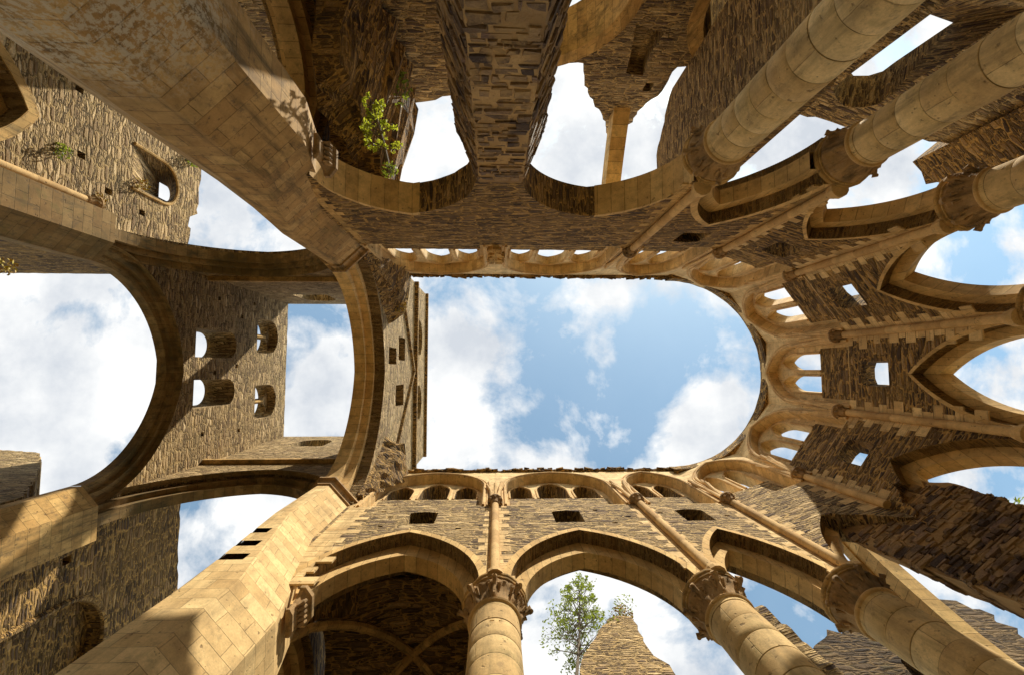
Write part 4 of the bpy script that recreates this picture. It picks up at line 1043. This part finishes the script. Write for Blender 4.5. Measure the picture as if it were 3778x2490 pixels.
def stump(label, px, y, th, mat='rubble_shade_moss', jit=.12):
    fr = Fr((0, y), (1, 0)); pts = [fr.px(a*K, b*K, 0) for a, b in px]
    o_ = MB(); slab(o_, fr, rag(pts, jit, .22)+[(pts[-1][0], -1.6), (pts[0][0], -1.6)], [], 0, th)
    x_ = o_.build('ruined_stump', mat); tag(x_, label, 'ruined wall', None, 'thing')
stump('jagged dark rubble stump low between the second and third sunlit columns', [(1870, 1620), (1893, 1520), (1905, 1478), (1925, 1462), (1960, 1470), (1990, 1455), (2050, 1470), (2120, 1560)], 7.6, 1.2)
stump('large broken rubble stump with lit ledges in the lower right corner', [(2090, 1480), (2150, 1405), (2185, 1390), (2215, 1395), (2250, 1412), (2290, 1420), (2340, 1450), (2420, 1500)], 7.0, 1.5, 'rubble_shade_moss', .16)

# ------------------------------------------------------------------ plants
def leaves(mb, cen, rad, n, size, r, flat=1.0, mi=0):
    for _ in range(n):
        while True:
            v = Vector((r.uniform(-1, 1), r.uniform(-1, 1), r.uniform(-1, 1)))
            if v.length < 1: break
        c = Vector(cen)+Vector((v.x*rad, v.y*rad, v.z*rad*flat))
        a = Vector((r.gauss(0, 1), r.gauss(0, 1), r.gauss(0, .6))).normalized(); b = a.orthogonal().normalized()
        b = (b*math.cos(1)+a.cross(b)*math.sin(r.uniform(0, 6))).normalized(); s_ = size*r.uniform(.6, 1.3)
        mb.face([c-a*s_, c+b*s_*.45, c+a*s_, c-b*s_*.45], None, mi)
def sapling(label, base, top, spread, n_br, n_leaf, lsize, seed, cat='tree', name='sapling_tree', bark='bark', ltop=0, leafm='leaf'):
    r = random.Random(seed); t_ = thing(name, label, cat, None, base)
    B = Vector((0, 0, 0)); T = Vector(top)-Vector(base); trunk = []
    for i in range(9):
        f = i/8; trunk.append(B+T*f+Vector((math.sin(f*5)*.05, math.cos(f*4)*.05, 0))*T.length*.2*f)
    mb = MB(); mb.tube(trunk, [.055*(1-f/9)+.008 for f in range(9)], 6); ml = MB()
    for k_ in range(n_br):
        f = r.uniform(.25, .98); i = min(7, int(f*8)); p0 = trunk[i]+(trunk[i+1]-trunk[i])*(f*8-i)
        a = r.uniform(0, 6.28); ln = spread*(1.15-f*.75)*r.uniform(.6, 1.1)
        up = T.normalized(); d_ = Vector((math.cos(a), math.sin(a), 0)); d_ = (d_+up*r.uniform(.4, .9)).normalized()
        pts = [p0+d_*ln*q_+Vector((0, 0, -.08*ln*q_*q_)) for q_ in (0, .35, .7, 1)]
        mb.tube(pts, [.018, .013, .009, .005], 5)
        for j in range(3):
            q_ = r.uniform(.4, 1); s0 = p0+d_*ln*q_; d2 = (d_+Vector((r.uniform(-1, 1), r.uniform(-1, 1), r.uniform(-.3, .8)))*.9).normalized(); s1 = s0+d2*ln*.35
            mb.tube([s0, s1], [.008, .004], 4, cap=False)
            leaves(ml, s1, ln*.16, n_leaf, lsize, r)
        leaves(ml, pts[-1], ln*.18, n_leaf, lsize, r)
    mb.build('trunk', bark, t_); ml.build('crown', leafm, t_); return t_
b_ = onY(1338*K, 1600*K, 9.3); t1 = onY(1350*K, 1375*K, 9.6)
sapling('thin leafy sapling against the pale sky, growing on the ruin beside the pointed gable', b_, t1, 1.6, 85, 9, .06, 21)
sapling('bright green birch sapling rooted in the dark broken vault left of the rubble pier', (-2.75, -5.75, 12.3) if False else onY(905*K, 400*K, -5.1), onY(868*K, 240*K, -5.6), .5, 30, 9, .04, 22, leafm='leaf_l')
def tuft(label, p_, rad, n, size, mat, seed, flat=.8, name='wall_fern', cat='plant'):
    r = random.Random(seed); mb = MB(); t_ = thing(name, label, cat, 'plants rooted in the masonry', p_)
    leaves(mb, (0, 0, 0), rad, n, size, r, flat); mb.build('foliage', mat, t_)
    mb = MB()
    for k_ in range(5): mb.tube([(0, 0, -rad*.8), (r.uniform(-1, 1)*rad*.6, r.uniform(-1, 1)*rad*.6, r.uniform(-.2, .6)*rad)], .008, 4)
    mb.build('stem', 'bark', t_)
tuft('bright yellow plant hanging from the broken vault lump below the tower face', onX(930*K, 712*K, -3.75), .27, 150, .05, 'leaf_y', 1)
tuft('dark green tuft on the sunlit vault lump beside the first triple window', onX(928*K, 1090*K, -3.7), .25, 110, .05, 'leaf', 2)
tuft('yellow-green fern in the shadowed hole of the upper left transept wall', onX(145*K, 352*K, -12.1), .25, 90, .06, 'leaf', 3)
tuft('orange fern beside the pale wall shaft capital at the left', onX(228*K, 470*K, -12.1), .3, 100, .055, 'leaf_y', 4)
tuft('orange tuft on the sill of the small splayed transept window', onX(328*K, 430*K, -12.1), .26, 90, .055, 'leaf_y', 5)
tuft('small yellow plant at the far left under the dark arch', onX(14*K, 620*K, -12.0), .22, 80, .06, 'leaf_y', 6)
tuft('yellow moss tuft on the ledge at the top of the dark crossing wall', onX(705*K, 696*K, -12.0), .22, 60, .06, 'leaf_y', 7)
tuft('green and orange tufts on the tip of the pointed gable', onY(1445*K, 1430*K, 9.2), .45, 180, .07, 'leaf_y', 8)
tuft('leafy twigs rising from the tip of the pointed gable', onY(1450*K, 1408*K, 9.2), .5, 110, .06, 'leaf', 9)
tuft('bright green bush on the broken wall at the right edge', onX(2376*K, 1192*K, 13.5), .42, 240, .07, 'leaf', 10)
tuft('green and orange creeper on the dark wall at the top beside the birch sapling', onY(915*K, 205*K, -7.5), .5, 220, .07, 'leaf', 11)
tuft('clump of yellow leaves under the birch sapling on the arch edge', onY(905*K, 395*K, -4.9), .22, 130, .045, 'leaf', 12)
tuft('small green tuft at the top of the transept wall by the dark pier', onX(450*K, 372*K, -12.0), .3, 110, .07, 'leaf', 13)
